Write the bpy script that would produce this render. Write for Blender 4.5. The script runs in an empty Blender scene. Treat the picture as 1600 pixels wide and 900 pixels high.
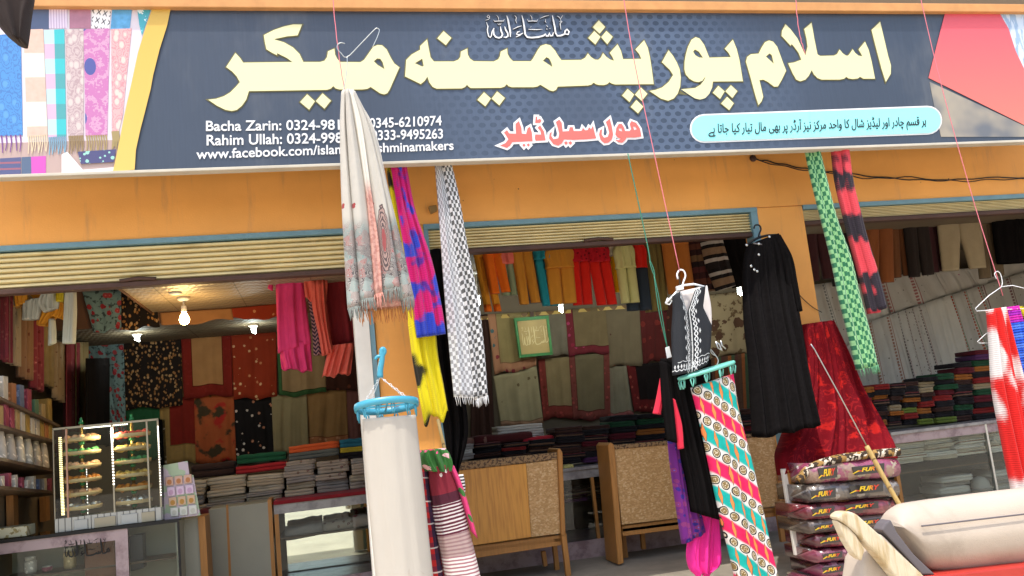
import bpy, bmesh, math, random
from mathutils import Vector, Matrix, noise as mnoise
R = math.radians
S = bpy.context.scene
COL = S.collection
random.seed(7)

# ------------------------------------------------------------------ camera, sky, sun, exposure
F = 1350.0                                   # focal length in photo pixels (1600 wide)
CAM = Vector((0, -6.4, 1.35))
_y, _p, _r = R(13.24), R(8.53), R(-5.97)
fw = Vector((math.sin(_y)*math.cos(_p), math.cos(_y)*math.cos(_p), math.sin(_p)))
r0 = Vector((math.cos(_y), -math.sin(_y), 0)); u0 = r0.cross(fw)
rt = math.cos(_r)*r0 + math.sin(_r)*u0; up = -math.sin(_r)*r0 + math.cos(_r)*u0
cam = bpy.data.cameras.new('camera'); camo = bpy.data.objects.new('camera', cam); COL.objects.link(camo)
cam.sensor_width = 36; cam.lens = 36*F/1600; cam.clip_end = 500; cam.clip_start = .05
M3 = Matrix((rt, up, -fw)).transposed()
camo.matrix_world = Matrix.Translation(CAM) @ M3.to_4x4()
S.camera = camo
SUN = Vector((-.16, -.30, .94)).normalized()
W = bpy.data.worlds.new('World'); S.world = W; W.use_nodes = True
wn = W.node_tree; sky = wn.nodes.new('ShaderNodeTexSky'); sky.sky_type = 'NISHITA'; sky.sun_disc = False
sky.sun_elevation = math.asin(SUN.z); sky.sun_rotation = math.atan2(SUN.x, SUN.y); sky.dust_density = 3.0; sky.air_density = 1.2
wn.links.new(sky.outputs[0], wn.nodes['Background'].inputs[0]); wn.nodes['Background'].inputs[1].default_value = .15
sl = bpy.data.lights.new('sun', 'SUN'); sl.energy = 1.7; sl.angle = R(.6); sl.color = (1, .95, .86)
so = bpy.data.objects.new('sun', sl); COL.objects.link(so); so.rotation_euler = (-SUN).to_track_quat('-Z', 'Y').to_euler()
S.view_settings.view_transform = 'Standard'; S.view_settings.look = 'None'; S.view_settings.gamma = 1
S.view_settings.use_curve_mapping = False; S.view_settings.exposure = 1.2
S.cycles.use_denoising = True; S.cycles.max_bounces = 8; S.cycles.diffuse_bounces = 5; S.cycles.transparent_max_bounces = 16
S.cycles.sample_clamp_indirect = 6; S.cycles.caustics_reflective = False; S.cycles.caustics_refractive = False

def ray(x, y): return rt*((x-800)/F) + up*((450-y)/F) + fw
def P(x, y, Y):
    d = ray(x, y); return CAM + d*((Y-CAM.y)/d.y)
def PX(x, y, X):
    d = ray(x, y); return CAM + d*((X-CAM.x)/d.x)
def PZ(x, y, Z):
    d = ray(x, y); return CAM + d*((Z-CAM.z)/d.z)

# ------------------------------------------------------------------ node expressions
class V:
    def __init__(s, t, k): s.t = t; s.k = k
    def _b(s, op, o, sw=False):
        n = s.t.nodes.new('ShaderNodeMath'); n.operation = op
        for i, q in enumerate((o, s) if sw else (s, o)):
            if q is None: continue
            if isinstance(q, V): s.t.links.new(q.k, n.inputs[i])
            else: n.inputs[i].default_value = q
        return V(s.t, n.outputs[0])
    def __add__(s, o): return s._b('ADD', o)
    __radd__ = __add__
    def __mul__(s, o): return s._b('MULTIPLY', o)
    __rmul__ = __mul__
    def __sub__(s, o): return s._b('SUBTRACT', o)
    def __rsub__(s, o): return s._b('SUBTRACT', o, True)
    def __truediv__(s, o): return s._b('DIVIDE', o)
    def lt(s, o): return s._b('LESS_THAN', o)
    def gt(s, o): return s._b('GREATER_THAN', o)
    def mx(s, o): return s._b('MAXIMUM', o)
    def mn(s, o): return s._b('MINIMUM', o)
    def fl(s): return s._b('FLOOR', None)
    def fr(s): return s._b('FRACT', None)
    def ab(s): return s._b('ABSOLUTE', None)
    def sq(s): return s._b('SQRT', None)
    def sn(s): return s._b('SINE', None)
    def md(s, o): return s._b('FLOORED_MODULO', o)
    def sm(s, a, b):
        n = s.t.nodes.new('ShaderNodeMapRange'); n.interpolation_type = 'SMOOTHSTEP'
        s.t.links.new(s.k, n.inputs[0]); n.inputs[1].default_value = a; n.inputs[2].default_value = b
        return V(s.t, n.outputs[0])
class T:
    def __init__(s, nt):
        s.nt = nt; s.cache = {}
    def new(s, k): return s.nt.nodes.new('ShaderNode'+k)
    def uv(s, name='UVMap'):
        if name not in s.cache:
            n = s.new('UVMap'); n.uv_map = name; x = s.new('SeparateXYZ'); s.nt.links.new(n.outputs[0], x.inputs[0])
            s.cache[name] = (n.outputs[0], V(s.nt, x.outputs[0]), V(s.nt, x.outputs[1]))
        return s.cache[name]
    @property
    def u(s): return s.uv()[1]
    @property
    def v(s): return s.uv()[2]
    @property
    def nu(s): return s.uv('UnitMap')[1]
    @property
    def nv(s): return s.uv('UnitMap')[2]
    def vec(s, a, b, c=0.0):
        n = s.new('CombineXYZ')
        for i, q in enumerate((a, b, c)):
            if isinstance(q, V): s.nt.links.new(q.k, n.inputs[i])
            else: n.inputs[i].default_value = q
        return n.outputs[0]
    def noise(s, sc, det=2, sx=1, sy=1, w=0.0, rough=.5):
        n = s.new('TexNoise'); n.inputs['Scale'].default_value = sc; n.inputs['Detail'].default_value = det; n.inputs['Roughness'].default_value = rough
        s.nt.links.new(s.vec(s.u*sx, s.v*sy, w), n.inputs['Vector'])
        return V(s.nt, n.outputs['Fac'])
    def vor(s, sc, sx=1, sy=1, w=0.0, feat='F1', rnd=1.0):
        n = s.new('TexVoronoi'); n.feature = feat; n.inputs['Scale'].default_value = sc; n.inputs['Randomness'].default_value = rnd
        s.nt.links.new(s.vec(s.u*sx, s.v*sy, w), n.inputs['Vector'])
        c = None
        if feat == 'F1':
            x = s.new('SeparateColor'); s.nt.links.new(n.outputs['Color'], x.inputs[0]); c = (V(s.nt, x.outputs[0]), V(s.nt, x.outputs[1]), n.outputs['Color'])
        return V(s.nt, n.outputs['Distance']), c
    def mix(s, f, a, b):
        n = s.new('Mix'); n.data_type = 'RGBA'; n.clamp_factor = True
        if isinstance(f, V): s.nt.links.new(f.k, n.inputs[0])
        else: n.inputs[0].default_value = f
        for i, q in ((6, a), (7, b)):
            if isinstance(q, tuple): n.inputs[i].default_value = (*q, 1)
            else: s.nt.links.new(q, n.inputs[i])
        return n.outputs[2]
    def rgb(s, c):
        n = s.new('RGB'); n.outputs[0].default_value = (*c, 1); return n.outputs[0]
    def mul(s, c, f, amt=1.0):
        n = s.new('Mix'); n.data_type = 'RGBA'; n.blend_type = 'MULTIPLY'; n.inputs[0].default_value = amt
        if isinstance(c, tuple): n.inputs[6].default_value = (*c, 1)
        else: s.nt.links.new(c, n.inputs[6])
        g = s.new('CombineColor')
        for i in range(3): s.nt.links.new(f.k, g.inputs[i])
        s.nt.links.new(g.outputs[0], n.inputs[7]); return n.outputs[2]
    def ramp(s, f, stops, const=True):
        n = s.new('ValToRGB'); e = n.color_ramp; e.interpolation = 'CONSTANT' if const else 'LINEAR'
        while len(e.elements) > 1: e.elements.remove(e.elements[-1])
        e.elements[0].position = stops[0][0]; e.elements[0].color = (*stops[0][1], 1)
        for p, c in stops[1:]:
            q = e.elements.new(p); q.color = (*c, 1)
        s.nt.links.new(f.k, n.inputs[0]); return n.outputs[0]
MATS = {}
def mat(name, fn, rough=.85, bump=None, spec=.25, coat=0, metal=0, sheen=0, bs=.3, emis=None, trans=0):
    """fn(t) -> colour socket or tuple; bump(t) -> V height"""
    if name in MATS: return MATS[name]
    m = bpy.data.materials.new(name); m.use_nodes = True; nt = m.node_tree; b = nt.nodes['Principled BSDF']; t = T(nt)
    c = fn(t) if callable(fn) else fn
    if isinstance(c, tuple):
        b.inputs['Base Color'].default_value = (*c, 1)
    else: nt.links.new(c, b.inputs['Base Color'])
    b.inputs['Roughness'].default_value = rough; b.inputs['Specular IOR Level'].default_value = spec; b.inputs['Metallic'].default_value = metal
    if coat: b.inputs['Coat Weight'].default_value = coat; b.inputs['Coat Roughness'].default_value = .12
    if sheen: b.inputs['Sheen Weight'].default_value = sheen
    if bump:
        h = bump(t); n = nt.nodes.new('ShaderNodeBump'); n.inputs['Strength'].default_value = bs; n.inputs['Distance'].default_value = .01
        nt.links.new(h.k, n.inputs['Height']); nt.links.new(n.outputs[0], b.inputs['Normal'])
    if emis: b.inputs['Emission Color'].default_value = (*emis[0], 1); b.inputs['Emission Strength'].default_value = emis[1]
    MATS[name] = m; return m
weave = lambda t: t.noise(420, 2) * .6 + t.noise(30, 3) * .8
def srgb(r, g, b):
    f = lambda c: ((c/255+.055)/1.055)**2.4 if c > 10 else c/255/12.92
    return (f(r), f(g), f(b))
def fab(name, col, var=.25, rough=.9, sheen=.05, bs=.25, spec=.07):
    """plain woven cloth with wear"""
    return mat(name, lambda t: t.mul(col, t.noise(7, 4)*(2*var) + t.noise(300, 1)*.3 + (.85-var)), rough, weave, spec, sheen=sheen, bs=bs)
def dots(name, base, cols, sc=14, r=.32, var=.2, density=.6, leaf=None, squash=1):
    """cloth scattered with small printed flowers"""
    def fn(t):
        d, c = t.vor(sc, 1, squash); pet = d + t.noise(sc*5, 2)*.22 - .11
        m = pet.lt(r)*c[0].lt(density)
        col = t.ramp(c[1], [(i/len(cols), q) for i, q in enumerate(cols)])
        col = t.mix(d.lt(r*.3), col, tuple(min(1, x*1.8+.05) for x in cols[0]))
        bc = base
        if leaf:
            l = t.noise(sc*1.6, 3, w=3.0).sm(.55, .6); bc = t.mix(l, base, leaf)
        o = t.mix(m, bc, col); return t.mul(o, t.noise(5, 3)*(2*var) + (1.05-var))
    return mat(name, fn, .9, weave, .06, sheen=.04)
def border(name, base, bcol, fcols, w=.14, sides='lrb', spots=None, sc=22):
    """shawl with a flowered border band"""
    def fn(t):
        e = None
        for s_ in sides:
            q = {'l': t.nu, 'r': 1.0-t.nu, 'b': 1.0-t.nv, 't': t.nv}[s_]
            e = q if e is None else e.mn(q)
        bm = e.lt(w)
        d, c = t.vor(sc); n = t.noise(sc*4, 2)*.25
        fl = (d+n).lt(.42)
        bc = t.mix(fl, bcol, t.ramp(c[1], [(i/len(fcols), q) for i, q in enumerate(fcols)]))
        bs = t.rgb(base)
        if spots:
            d2, c2 = t.vor(7); bs = t.mix((d2+t.noise(60, 2)*.15).lt(.2), base, spots)
        o = t.mix(bm, bs, bc); o = t.mix((e-w).ab().lt(.008), o, tuple(x*.5 for x in bcol))
        return t.mul(o, t.noise(6, 4)*.5+.72)
    return mat(name, fn, .9, weave, .06, sheen=.04)
def stripes(name, cols, period=.3, axis='v', wob=.0, var=.2):
    def fn(t):
        c = (t.v if axis == 'v' else t.u) + t.noise(9, 2)*wob
        n = len(cols); k = (c/period).fr()
        return t.mul(t.ramp(k, [(i/n, q) for i, q in enumerate(cols)]), t.noise(40, 3)*(2*var)+(1-var))
    return mat(name, fn, .9, weave, .06, sheen=.04)
def checker(name, a, b, s=.06, jit=.35, a2=None):
    def fn(t):
        U = t.u/s + t.noise(12, 2)*.25; Q = t.v/s + t.noise(11, 2, w=5)*.25
        k = (U.fl()+Q.fl()).md(2.0)
        weft = ((t.v/s*4).fr().gt(.78)).mx((t.u/s*4).fr().gt(.8))
        bb = t.mix(weft, b, tuple(x*.6+.25*y for x, y in zip(b, a)))
        if a2: bb = t.mix(t.nu.gt(.66).mx(t.noise(3, 1).gt(.7)), a2, bb)
        o = t.mix(k.gt(.5), a, bb)
        return t.mul(o, t.noise(90, 3)*jit*2+(1-jit))
    return mat(name, fn, .9, weave, .12, sheen=.2)
def tiedye(name, a, b, c=None, sx=7, sy=2.2, thr=.5, w=0.0, th2=.62):
    def fn(t):
        n = t.noise(1, 2.5, sx, sy, w) + (t.v*420).sn()*.008 + t.noise(90, 1)*.03-.015
        o = t.mix(n.sm(thr-.03, thr+.03), a, b)
        if c:
            n2 = t.noise(1, 3, sx*.8, sy, w+7); o = t.mix(n2.sm(th2-.03, th2+.03), o, c)
        rib = ((t.v*420).sn()*.5+.5)*.14+.86
        return t.mul(o, rib)
    return mat(name, fn, .85, lambda t: (t.v*420).sn()*.5+t.noise(300, 1)*.5, .15, sheen=.1, bs=.2)

# ------------------------------------------------------------------ meshes
class MB:
    def __init__(s): s.v = []; s.f = []; s.uv = []; s.nuv = []; s.sm = []; s.planar = True
    def add(s, vs, fs, uv=None, nuv=None, smooth=False):
        o = len(s.v); s.v += [Vector(q) for q in vs]; s.f += [tuple(i+o for i in f) for f in fs]; s.sm += [smooth]*len(fs)
        s.uv += uv if uv else [None]*len(vs); s.nuv += nuv if nuv else [None]*len(vs)
        return s
    def box(s, x0, x1, y0, y1, z0, z1):
        v = [(x, y, z) for x in (x0, x1) for y in (y0, y1) for z in (z0, z1)]
        return s.add(v, [(0, 1, 3, 2), (4, 6, 7, 5), (0, 4, 5, 1), (2, 3, 7, 6), (0, 2, 6, 4), (1, 5, 7, 3)])
    def prism(s, pts, off):
        """polygon of world points swept along off"""
        n = len(pts); off = Vector(off); v = [Vector(p) for p in pts]; v += [p+off for p in v[:n]]
        nrm = Vector((0, 0, 0))
        for i in range(n): nrm += v[i].cross(v[(i+1) % n])
        fs = [tuple(range(n)), tuple(range(2*n-1, n-1, -1))] if nrm.dot(off) < 0 else [tuple(range(n-1, -1, -1)), tuple(range(n, 2*n))]
        for i in range(n):
            j = (i+1) % n
            fs.append((i, n+i, n+j, j) if nrm.dot(off) < 0 else (i, j, n+j, n+i))
        return s.add(v, fs)
    def slab(s, px, Y, d):
        return s.prism([P(x, y, Y) for x, y in px], (0, d, 0))
    def tube(s, pts, rad, n=8, cap=True, flat=1.0):
        pts = [Vector(p) for p in pts]; k = len(pts)
        rr = rad if isinstance(rad, (list, tuple)) else [rad]*k
        vs = []; fs = []; ref = None
        for i, p in enumerate(pts):
            t = (pts[min(i+1, k-1)]-pts[max(i-1, 0)]).normalized()
            if ref is None: ref = Vector((0, 1, 0)) if abs(t.y) < .9 else Vector((1, 0, 0))
            a = (ref-t*ref.dot(t)).normalized(); b = t.cross(a); ref = a
            for j in range(n):
                g = 2*math.pi*j/n; vs.append(p + (a*math.cos(g)*flat + b*math.sin(g))*rr[i])
        for i in range(k-1):
            for j in range(n):
                q = (j+1) % n; fs.append((i*n+j, i*n+q, (i+1)*n+q, (i+1)*n+j))
        if cap: fs.append(tuple(range(n-1, -1, -1))); fs.append(tuple((k-1)*n+j for j in range(n)))
        return s.add(vs, fs, smooth=True)
    def lathe(s, prof, c, n=20, axis=Vector((0, 0, 1))):
        """profile [(r,h)] turned about axis through c"""
        c = Vector(c); axis = axis.normalized(); a = axis.orthogonal().normalized(); b = axis.cross(a); vs = []; fs = []
        for r_, h in prof:
            for j in range(n):
                g = 2*math.pi*j/n; vs.append(c+axis*h+(a*math.cos(g)+b*math.sin(g))*r_)
        for i in range(len(prof)-1):
            for j in range(n):
                q = (j+1) % n; fs.append((i*n+j, i*n+q, (i+1)*n+q, (i+1)*n+j))
        fs.append(tuple(range(n-1, -1, -1))); fs.append(tuple((len(prof)-1)*n+j for j in range(n)))
        return s.add(vs, fs, smooth=True)
    def ribbon(s, pts, w, off):
        """flat stroke: pts world points on a wall plane facing -Y, w width(s)"""
        k = len(pts); L = []; Rr = []
        for i, p in enumerate(pts):
            t = (pts[min(i+1, k-1)]-pts[max(i-1, 0)]); n = Vector((-t.z, 0, t.x)).normalized()
            q = (w[i] if isinstance(w, (list, tuple)) else w)/2
            L.append(p+n*q); Rr.append(p-n*q)
        vs = L+Rr; fs = [(i, i+1, k+i+1, k+i) for i in range(k-1)]
        vs = [v+Vector((0, off, 0)) for v in vs]
        return s.add(vs, fs)
    def mesh(s, name, bevel=0, seg=1):
        me = bpy.data.meshes.new(name); me.from_pydata(s.v, [], s.f)
        xs = [v.x for v in s.v]; zs = [v.z for v in s.v]; x0, z0 = min(xs), min(zs); dx = max(max(xs)-x0, 1e-6); dz = max(max(zs)-z0, 1e-6)
        uvs = [q if q else (v.x, v.z+v.y) for q, v in zip(s.uv, s.v)]
        nuv = [q if q else ((v.x-x0)/dx, 1-(v.z-z0)/dz) for q, v in zip(s.nuv, s.v)]
        a = me.uv_layers.new(name='UVMap'); b = me.uv_layers.new(name='UnitMap')
        ix = [0]*len(me.loops); me.loops.foreach_get('vertex_index', ix)
        a.data.foreach_set('uv', [c for i in ix for c in uvs[i]]); b.data.foreach_set('uv', [c for i in ix for c in nuv[i]])
        me.polygons.foreach_set('use_smooth', s.sm)
        bm = bmesh.new(); bm.from_mesh(me)
        if bevel:
            bmesh.ops.bevel(bm, geom=bm.edges[:], offset=bevel, segments=seg, affect='EDGES', profile=.6)
        bmesh.ops.recalc_face_normals(bm, faces=bm.faces[:])
        bm.to_mesh(me); bm.free(); me.update(); return me

def lerp(a, b, t): return a+(b-a)*t
def cat(pts, t):
    n = len(pts)-1; x = t*n; i = min(int(x), n-1); f = x-i
    p1, p2 = pts[i], pts[i+1]; p0 = pts[i-1] if i else p1*2-p2; p3 = pts[i+2] if i+2 <= n else p2*2-p1
    return .5*((2*p1)+(p2-p0)*f+(2*p0-5*p1+4*p2-p3)*f*f+(3*p1-p0-3*p2+p3)*f**3)
def cloth(mb, rows, Y, folds=4, amp=.015, nu=48, nv=28, bulge=0, th=.006, seed=0, smooth=True, hem=0, start=.3, usc=1.0, pinch=1.0):
    """a hanging cloth: rows of (x left, y left, x right, y right[, plane]) in photo pixels, unprojected on the wall-parallel plane Y;
    real folds, real thickness, closed"""
    L = []; Q = []
    for r_ in rows:
        yy = r_[4] if len(r_) > 4 else Y
        L.append(P(r_[0], r_[1], yy)); Q.append(P(r_[2], r_[3], yy))
    cl = [0]
    for i in range(1, len(L)): cl.append(cl[-1] + ((L[i]+Q[i])/2-(L[i-1]+Q[i-1])/2).length)
    Wm = max((a-b).length for a, b in zip(L, Q))*usc
    rnd = random.Random(seed); p1, p2, p3 = (rnd.uniform(0, 6.28) for _ in range(3))
    fr = []; bk = []; uv = []; nuv = []
    get = cat if smooth else (lambda pts, t: lerp(pts[min(int(t*(len(pts)-1)), len(pts)-2)], pts[min(int(t*(len(pts)-1)), len(pts)-2)+1], t*(len(pts)-1)-min(int(t*(len(pts)-1)), len(pts)-2)))
    for i in range(nv+1):
        s = i/nv; a = get(L, s); b = get(Q, s); w = (b-a).length
        sc = cl[-1]; x = s*(len(cl)-1); k = min(int(x), len(cl)-2); vv = lerp(cl[k], cl[k+1], x-k)
        A = amp*(start+(1-start)*min(1, s*2.0))
        for j in range(nu+1):
            t = j/nu; p = lerp(a, b, t)
            ph = 2*math.pi*folds*(t+.05*math.sin(2.6*s+p1)) + p2
            d = A*(math.sin(ph)+.45*math.sin(1.7*ph+p3+1.5*s)+.2*math.sin(3.3*ph+2*s))
            bl = bulge*math.sqrt(max(0, 1-(2*t-1)**2))*pinch
            q = p + Vector((0, -d-bl, 0))
            if hem: q.z += hem*(math.sin(ph*.5+p3)+.5*math.sin(ph))*s*s*(1 if i == nv else s)
            e = Vector((0, th if not bulge else 0, 0))
            fr.append(q); bk.append(q+e if not bulge else Vector((q.x, p.y+th+.5*bl+abs(A)*1.6, q.z)))
            uv.append((t*Wm, vv)); nuv.append((t, s))
    m = nu+1; n = (nv+1)*m; fs = []
    for i in range(nv):
        for j in range(nu):
            o = i*m+j; fs.append((o, o+m, o+m+1, o+1)); fs.append((n+o, n+o+1, n+o+m+1, n+o+m))
    for j in range(nu):
        fs.append((j, j+1, n+j+1, n+j)); o = nv*m+j; fs.append((o+1, o, n+o, n+o+1))
    for i in range(nv):
        o = i*m; fs.append((o+m, o, n+o, n+o+m)); o = i*m+nu; fs.append((o, o+m, n+o+m, n+o))
    mb.add(fr+bk, fs, uv+uv, nuv+nuv, smooth=True)
    mb.last = (fr, nu, nv)
    return mb
def fringe(mb, src, length=.06, n=40, r_=.0022, seed=1, row=None):
    fr, nu, nv = src; rnd = random.Random(seed); m = nu+1; base = (nv if row is None else row)*m
    for k in range(n):
        t = (k+.5)/n*nu; j = min(int(t), nu-1); p = lerp(fr[base+j], fr[base+j+1], t-j); q = p.copy(); pts = [p+Vector((0, 0, .004))]
        l = length*rnd.uniform(.75, 1.1); dx = rnd.uniform(-.16, .2)*l
        for i in range(1, 4): pts.append(p+Vector((dx*i/3*(1+.3*math.sin(i+k)), rnd.uniform(-.1, .1)*l*.5, -l*i/3)))
        mb.tube(pts, [r_, r_*1.1, r_, r_*.5], 4)
    return mb

# ------------------------------------------------------------------ objects
def ensure_uv(me):
    if 'UnitMap' in me.uv_layers or not me.vertices: return
    while me.uv_layers: me.uv_layers.remove(me.uv_layers[0])
    xs = [v.co.x for v in me.vertices]; zs = [v.co.z for v in me.vertices]; x0, z0 = min(xs), min(zs); dx = max(max(xs)-x0, 1e-6); dz = max(max(zs)-z0, 1e-6)
    me.uv_layers.new(name='UVMap'); me.uv_layers.new(name='UnitMap'); ix = [0]*len(me.loops); me.loops.foreach_get('vertex_index', ix)
    me.uv_layers['UVMap'].data.foreach_set('uv', [c for i in ix for c in (me.vertices[i].co.x, me.vertices[i].co.z)])
    me.uv_layers['UnitMap'].data.foreach_set('uv', [c for i in ix for c in ((me.vertices[i].co.x-x0)/dx, 1-(me.vertices[i].co.z-z0)/dz)])
def newobj(name, me, m, parent=None):
    ensure_uv(me)
    o = bpy.data.objects.new(name, me); COL.objects.link(o)
    if m is not None:
        for q in (m if isinstance(m, list) else [m]): o.data.materials.append(q)
    if parent is not None:
        o.parent = parent
        if parent.type == 'EMPTY': o.location = -parent.location
        elif parent.parent is None: o.location = -parent.location
    return o
def tag(o, label, catg, group=None):
    o['label'] = label; o['category'] = catg
    if group: o['group'] = group
    return o
def thing(name, label, catg, loc, group=None):
    o = bpy.data.objects.new(name, None); COL.objects.link(o); o.location = Vector(loc); o.empty_display_size = .1
    return tag(o, label, catg, group)
def part(name, mb, m, parent, bevel=0, seg=1, label=None):
    o = newobj(name, mb.mesh(name, bevel, seg) if isinstance(mb, MB) else mb, m, parent)
    if label: o['label'] = label
    return o
def solo(name, label, catg, mb, m, group=None, bevel=0, seg=1):
    me = mb.mesh(name, bevel, seg)
    lo = Vector((sum(v.co.x for v in me.vertices)/len(me.vertices), sum(v.co.y for v in me.vertices)/len(me.vertices), min(v.co.z for v in me.vertices)))
    me.transform(Matrix.Translation(-lo)); o = newobj(name, me, m); o.location = lo
    return tag(o, label, catg, group)
def struct(name, mb, m, bevel=0):
    o = newobj(name, mb.mesh(name, bevel), m); o['kind'] = 'structure'; return o
def hang(name, label, catg, rows, Y, m, group=None, **k):
    return solo(name, label, catg, cloth(MB(), rows, Y, **k), m, group)
def curve_mesh(polys, Y, ext=.004, off=0.0, name='lettering', proud=0.0):
    """filled outlines given in photo pixels, laid as thin cut-outs on the plane Y"""
    cu = bpy.data.curves.new(name, 'CURVE'); cu.dimensions = '2D'; cu.fill_mode = 'BOTH'; cu.extrude = ext/2; cu.offset = off
    for pl in polys:
        w = [P(x, y, Y) for x, y in pl]; s = cu.splines.new('POLY'); s.points.add(len(w)-1); s.use_cyclic_u = True
        for q, c in zip(s.points, w): q.co = (c.x, c.z, 0, 1)
    o = bpy.data.objects.new('tmp', cu); COL.objects.link(o); dg = bpy.context.evaluated_depsgraph_get(); dg.update()
    me = bpy.data.meshes.new_from_object(o.evaluated_get(dg)); bpy.data.objects.remove(o); bpy.data.curves.remove(cu)
    me.materials.clear()
    for v in me.vertices: v.co = Vector((v.co.x, Y-proud-v.co.z, v.co.y))
    me.flip_normals(); return me
def text_mesh(body, bl, br, tl, Y, proud=.003, bold=0.0, shear=0.0, ext=.002, name='lettering'):
    """text stretched into the quad bl, br, tl (photo pixels) on the plane Y"""
    cu = bpy.data.curves.new(name, 'FONT'); cu.body = body; cu.size = 1; cu.offset = bold; cu.shear = shear; cu.extrude = .01; cu.resolution_u = 4
    o = bpy.data.objects.new('tmp', cu); COL.objects.link(o); dg = bpy.context.evaluated_depsgraph_get(); dg.update()
    me = bpy.data.meshes.new_from_object(o.evaluated_get(dg)); bpy.data.objects.remove(o); bpy.data.curves.remove(cu)
    me.materials.clear()
    A, B, C = P(*bl, Y), P(*br, Y), P(*tl, Y); xs = [v.co.x for v in me.vertices]; ys = [v.co.y for v in me.vertices]
    x0, x1, y0, y1 = min(xs), max(xs), min(ys), max(ys)
    for v in me.vertices:
        a = (v.co.x-x0)/(x1-x0); b = (v.co.y-y0)/(y1-y0); z = v.co.z/.01
        v.co = A+(B-A)*a+(C-A)*b+Vector((0, -proud-z*ext, 0))
    return me
def zoom(x0, y0, k, pts): return [(x0+x*k, y0+y*k) for x, y in pts]
def urdu(s):
    J = {'ا': (0xFE8D, 2), 'آ': (0xFE81, 2), 'ب': (0xFE8F, 4), 'پ': (0xFB56, 4), 'ت': (0xFE95, 4), 'ج': (0xFE9D, 4), 'چ': (0xFB7A, 4), 'ح': (0xFEA1, 4), 'د': (0xFEA9, 2),
         'ڈ': (0xFB88, 2), 'ر': (0xFEAD, 2), 'ز': (0xFEAF, 2), 'س': (0xFEB1, 4), 'ش': (0xFEB5, 4), 'ق': (0xFED5, 4), 'ک': (0xFB8E, 4), 'ل': (0xFEDD, 4), 'م': (0xFEE1, 4),
         'ن': (0xFEE5, 4), 'و': (0xFEED, 2), 'ی': (0xFBFC, 4), 'ہ': (0xFBA6, 4), 'ھ': (0xFBAA, 4), 'ے': (0xFBAE, 2)}
    out = []
    for i, c in enumerate(s):
        if c not in J: out.append(c); continue
        pj = i > 0 and s[i-1] in J and J[s[i-1]][1] == 4; nj = i+1 < len(s) and s[i+1] in J and J[c][1] == 4
        out.append(chr(J[c][0] + ((3 if nj else 1) if pj else (2 if nj else 0))))
    return ''.join(reversed(out))
ORD = ['first', 'second', 'third', 'fourth', 'fifth', 'sixth', 'seventh', 'eighth', 'ninth', 'tenth', 'eleventh', 'twelfth', 'thirteenth', 'fourteenth']

# ------------------------------------------------------------------ building materials
def stain(t, c, s=2.2, amt=.35):
    n = t.noise(s, 5, rough=.6); return t.mul(c, n*amt*2+(1-amt)+.0)
ORANGE = mat('orange_paint', lambda t: t.mix((t.vor(5.5)[0]+t.noise(40, 2)*.05).lt(.055)*t.noise(1.1, 1).gt(.48), t.mix(t.noise(2.2, 5, 5, .5, rough=.65).sm(.55, .78)*.7, stain(t, (.80, .36, .085), 1.1, .24), (.52, .26, .10)), (.16, .08, .035)), .6, lambda t: t.noise(90, 3), .3, bs=.12)
BLUE = mat('blue_grey_paint', lambda t: stain(t, (.15, .27, .32), 6, .3), .55, lambda t: t.noise(80, 3), .35)
CREAM = mat('cream_shutter_paint', lambda t: stain(t, t.mix(t.noise(3, 5, 1, 14).sm(.56, .7), (.68, .56, .29), (.46, .35, .16)), 5, .2), .45, None, .4)
BROWNBAR = mat('rusty_brown_bar', lambda t: stain(t, (.07, .035, .025), 9, .4), .6)
CEIL = mat('pvc_ceiling', lambda t: t.mul(t.mix((t.u/.6).fr().lt(.016).mx((t.v/.6).fr().lt(.016)), (.27, .21, .14), (.13, .10, .06)), t.noise(3, 3)*.2+.9), .5, lambda t: ((t.u*70).sn()*(t.v*46+(t.u*18).fl()*3.14).sn()), .5, bs=.5)
INNER = mat('dull_cream_wall', lambda t: stain(t, (.15, .115, .075), 2, .25), .8)
FLOORM = mat('worn_concrete', lambda t: stain(t, t.mix(t.noise(1.2, 5).sm(.4, .7), (.27, .24, .19), (.20, .175, .14)), 8, .25), .8, lambda t: t.noise(60, 5), .25, bs=.3)
STREET = mat('dusty_street', lambda t: stain(t, t.mix(t.noise(.8, 6).sm(.4, .65), (.60, .52, .40), (.48, .41, .32)), 5, .2), .9, lambda t: t.noise(25, 6), .2, bs=.5)
GOLDTRIM = mat('gilt_moulding', lambda t: t.mix(((t.u*40).sn()+(t.v*40).sn()).gt(.4), (.45, .30, .08), (.14, .07, .02)), .45)
WHITEP = mat('white_paint', lambda t: stain(t, (.72, .69, .62), 4, .2), .6)

struct('street', MB().add([(-40, -40, -.32), (50, -40, -.32), (50, 30, -.32), (-40, 30, -.32)], [(0, 1, 2, 3)]), STREET)
struct('shop_floor', MB().box(-4, 9.5, -.4, 3.7, -.32, 0), FLOORM, .015)

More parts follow.
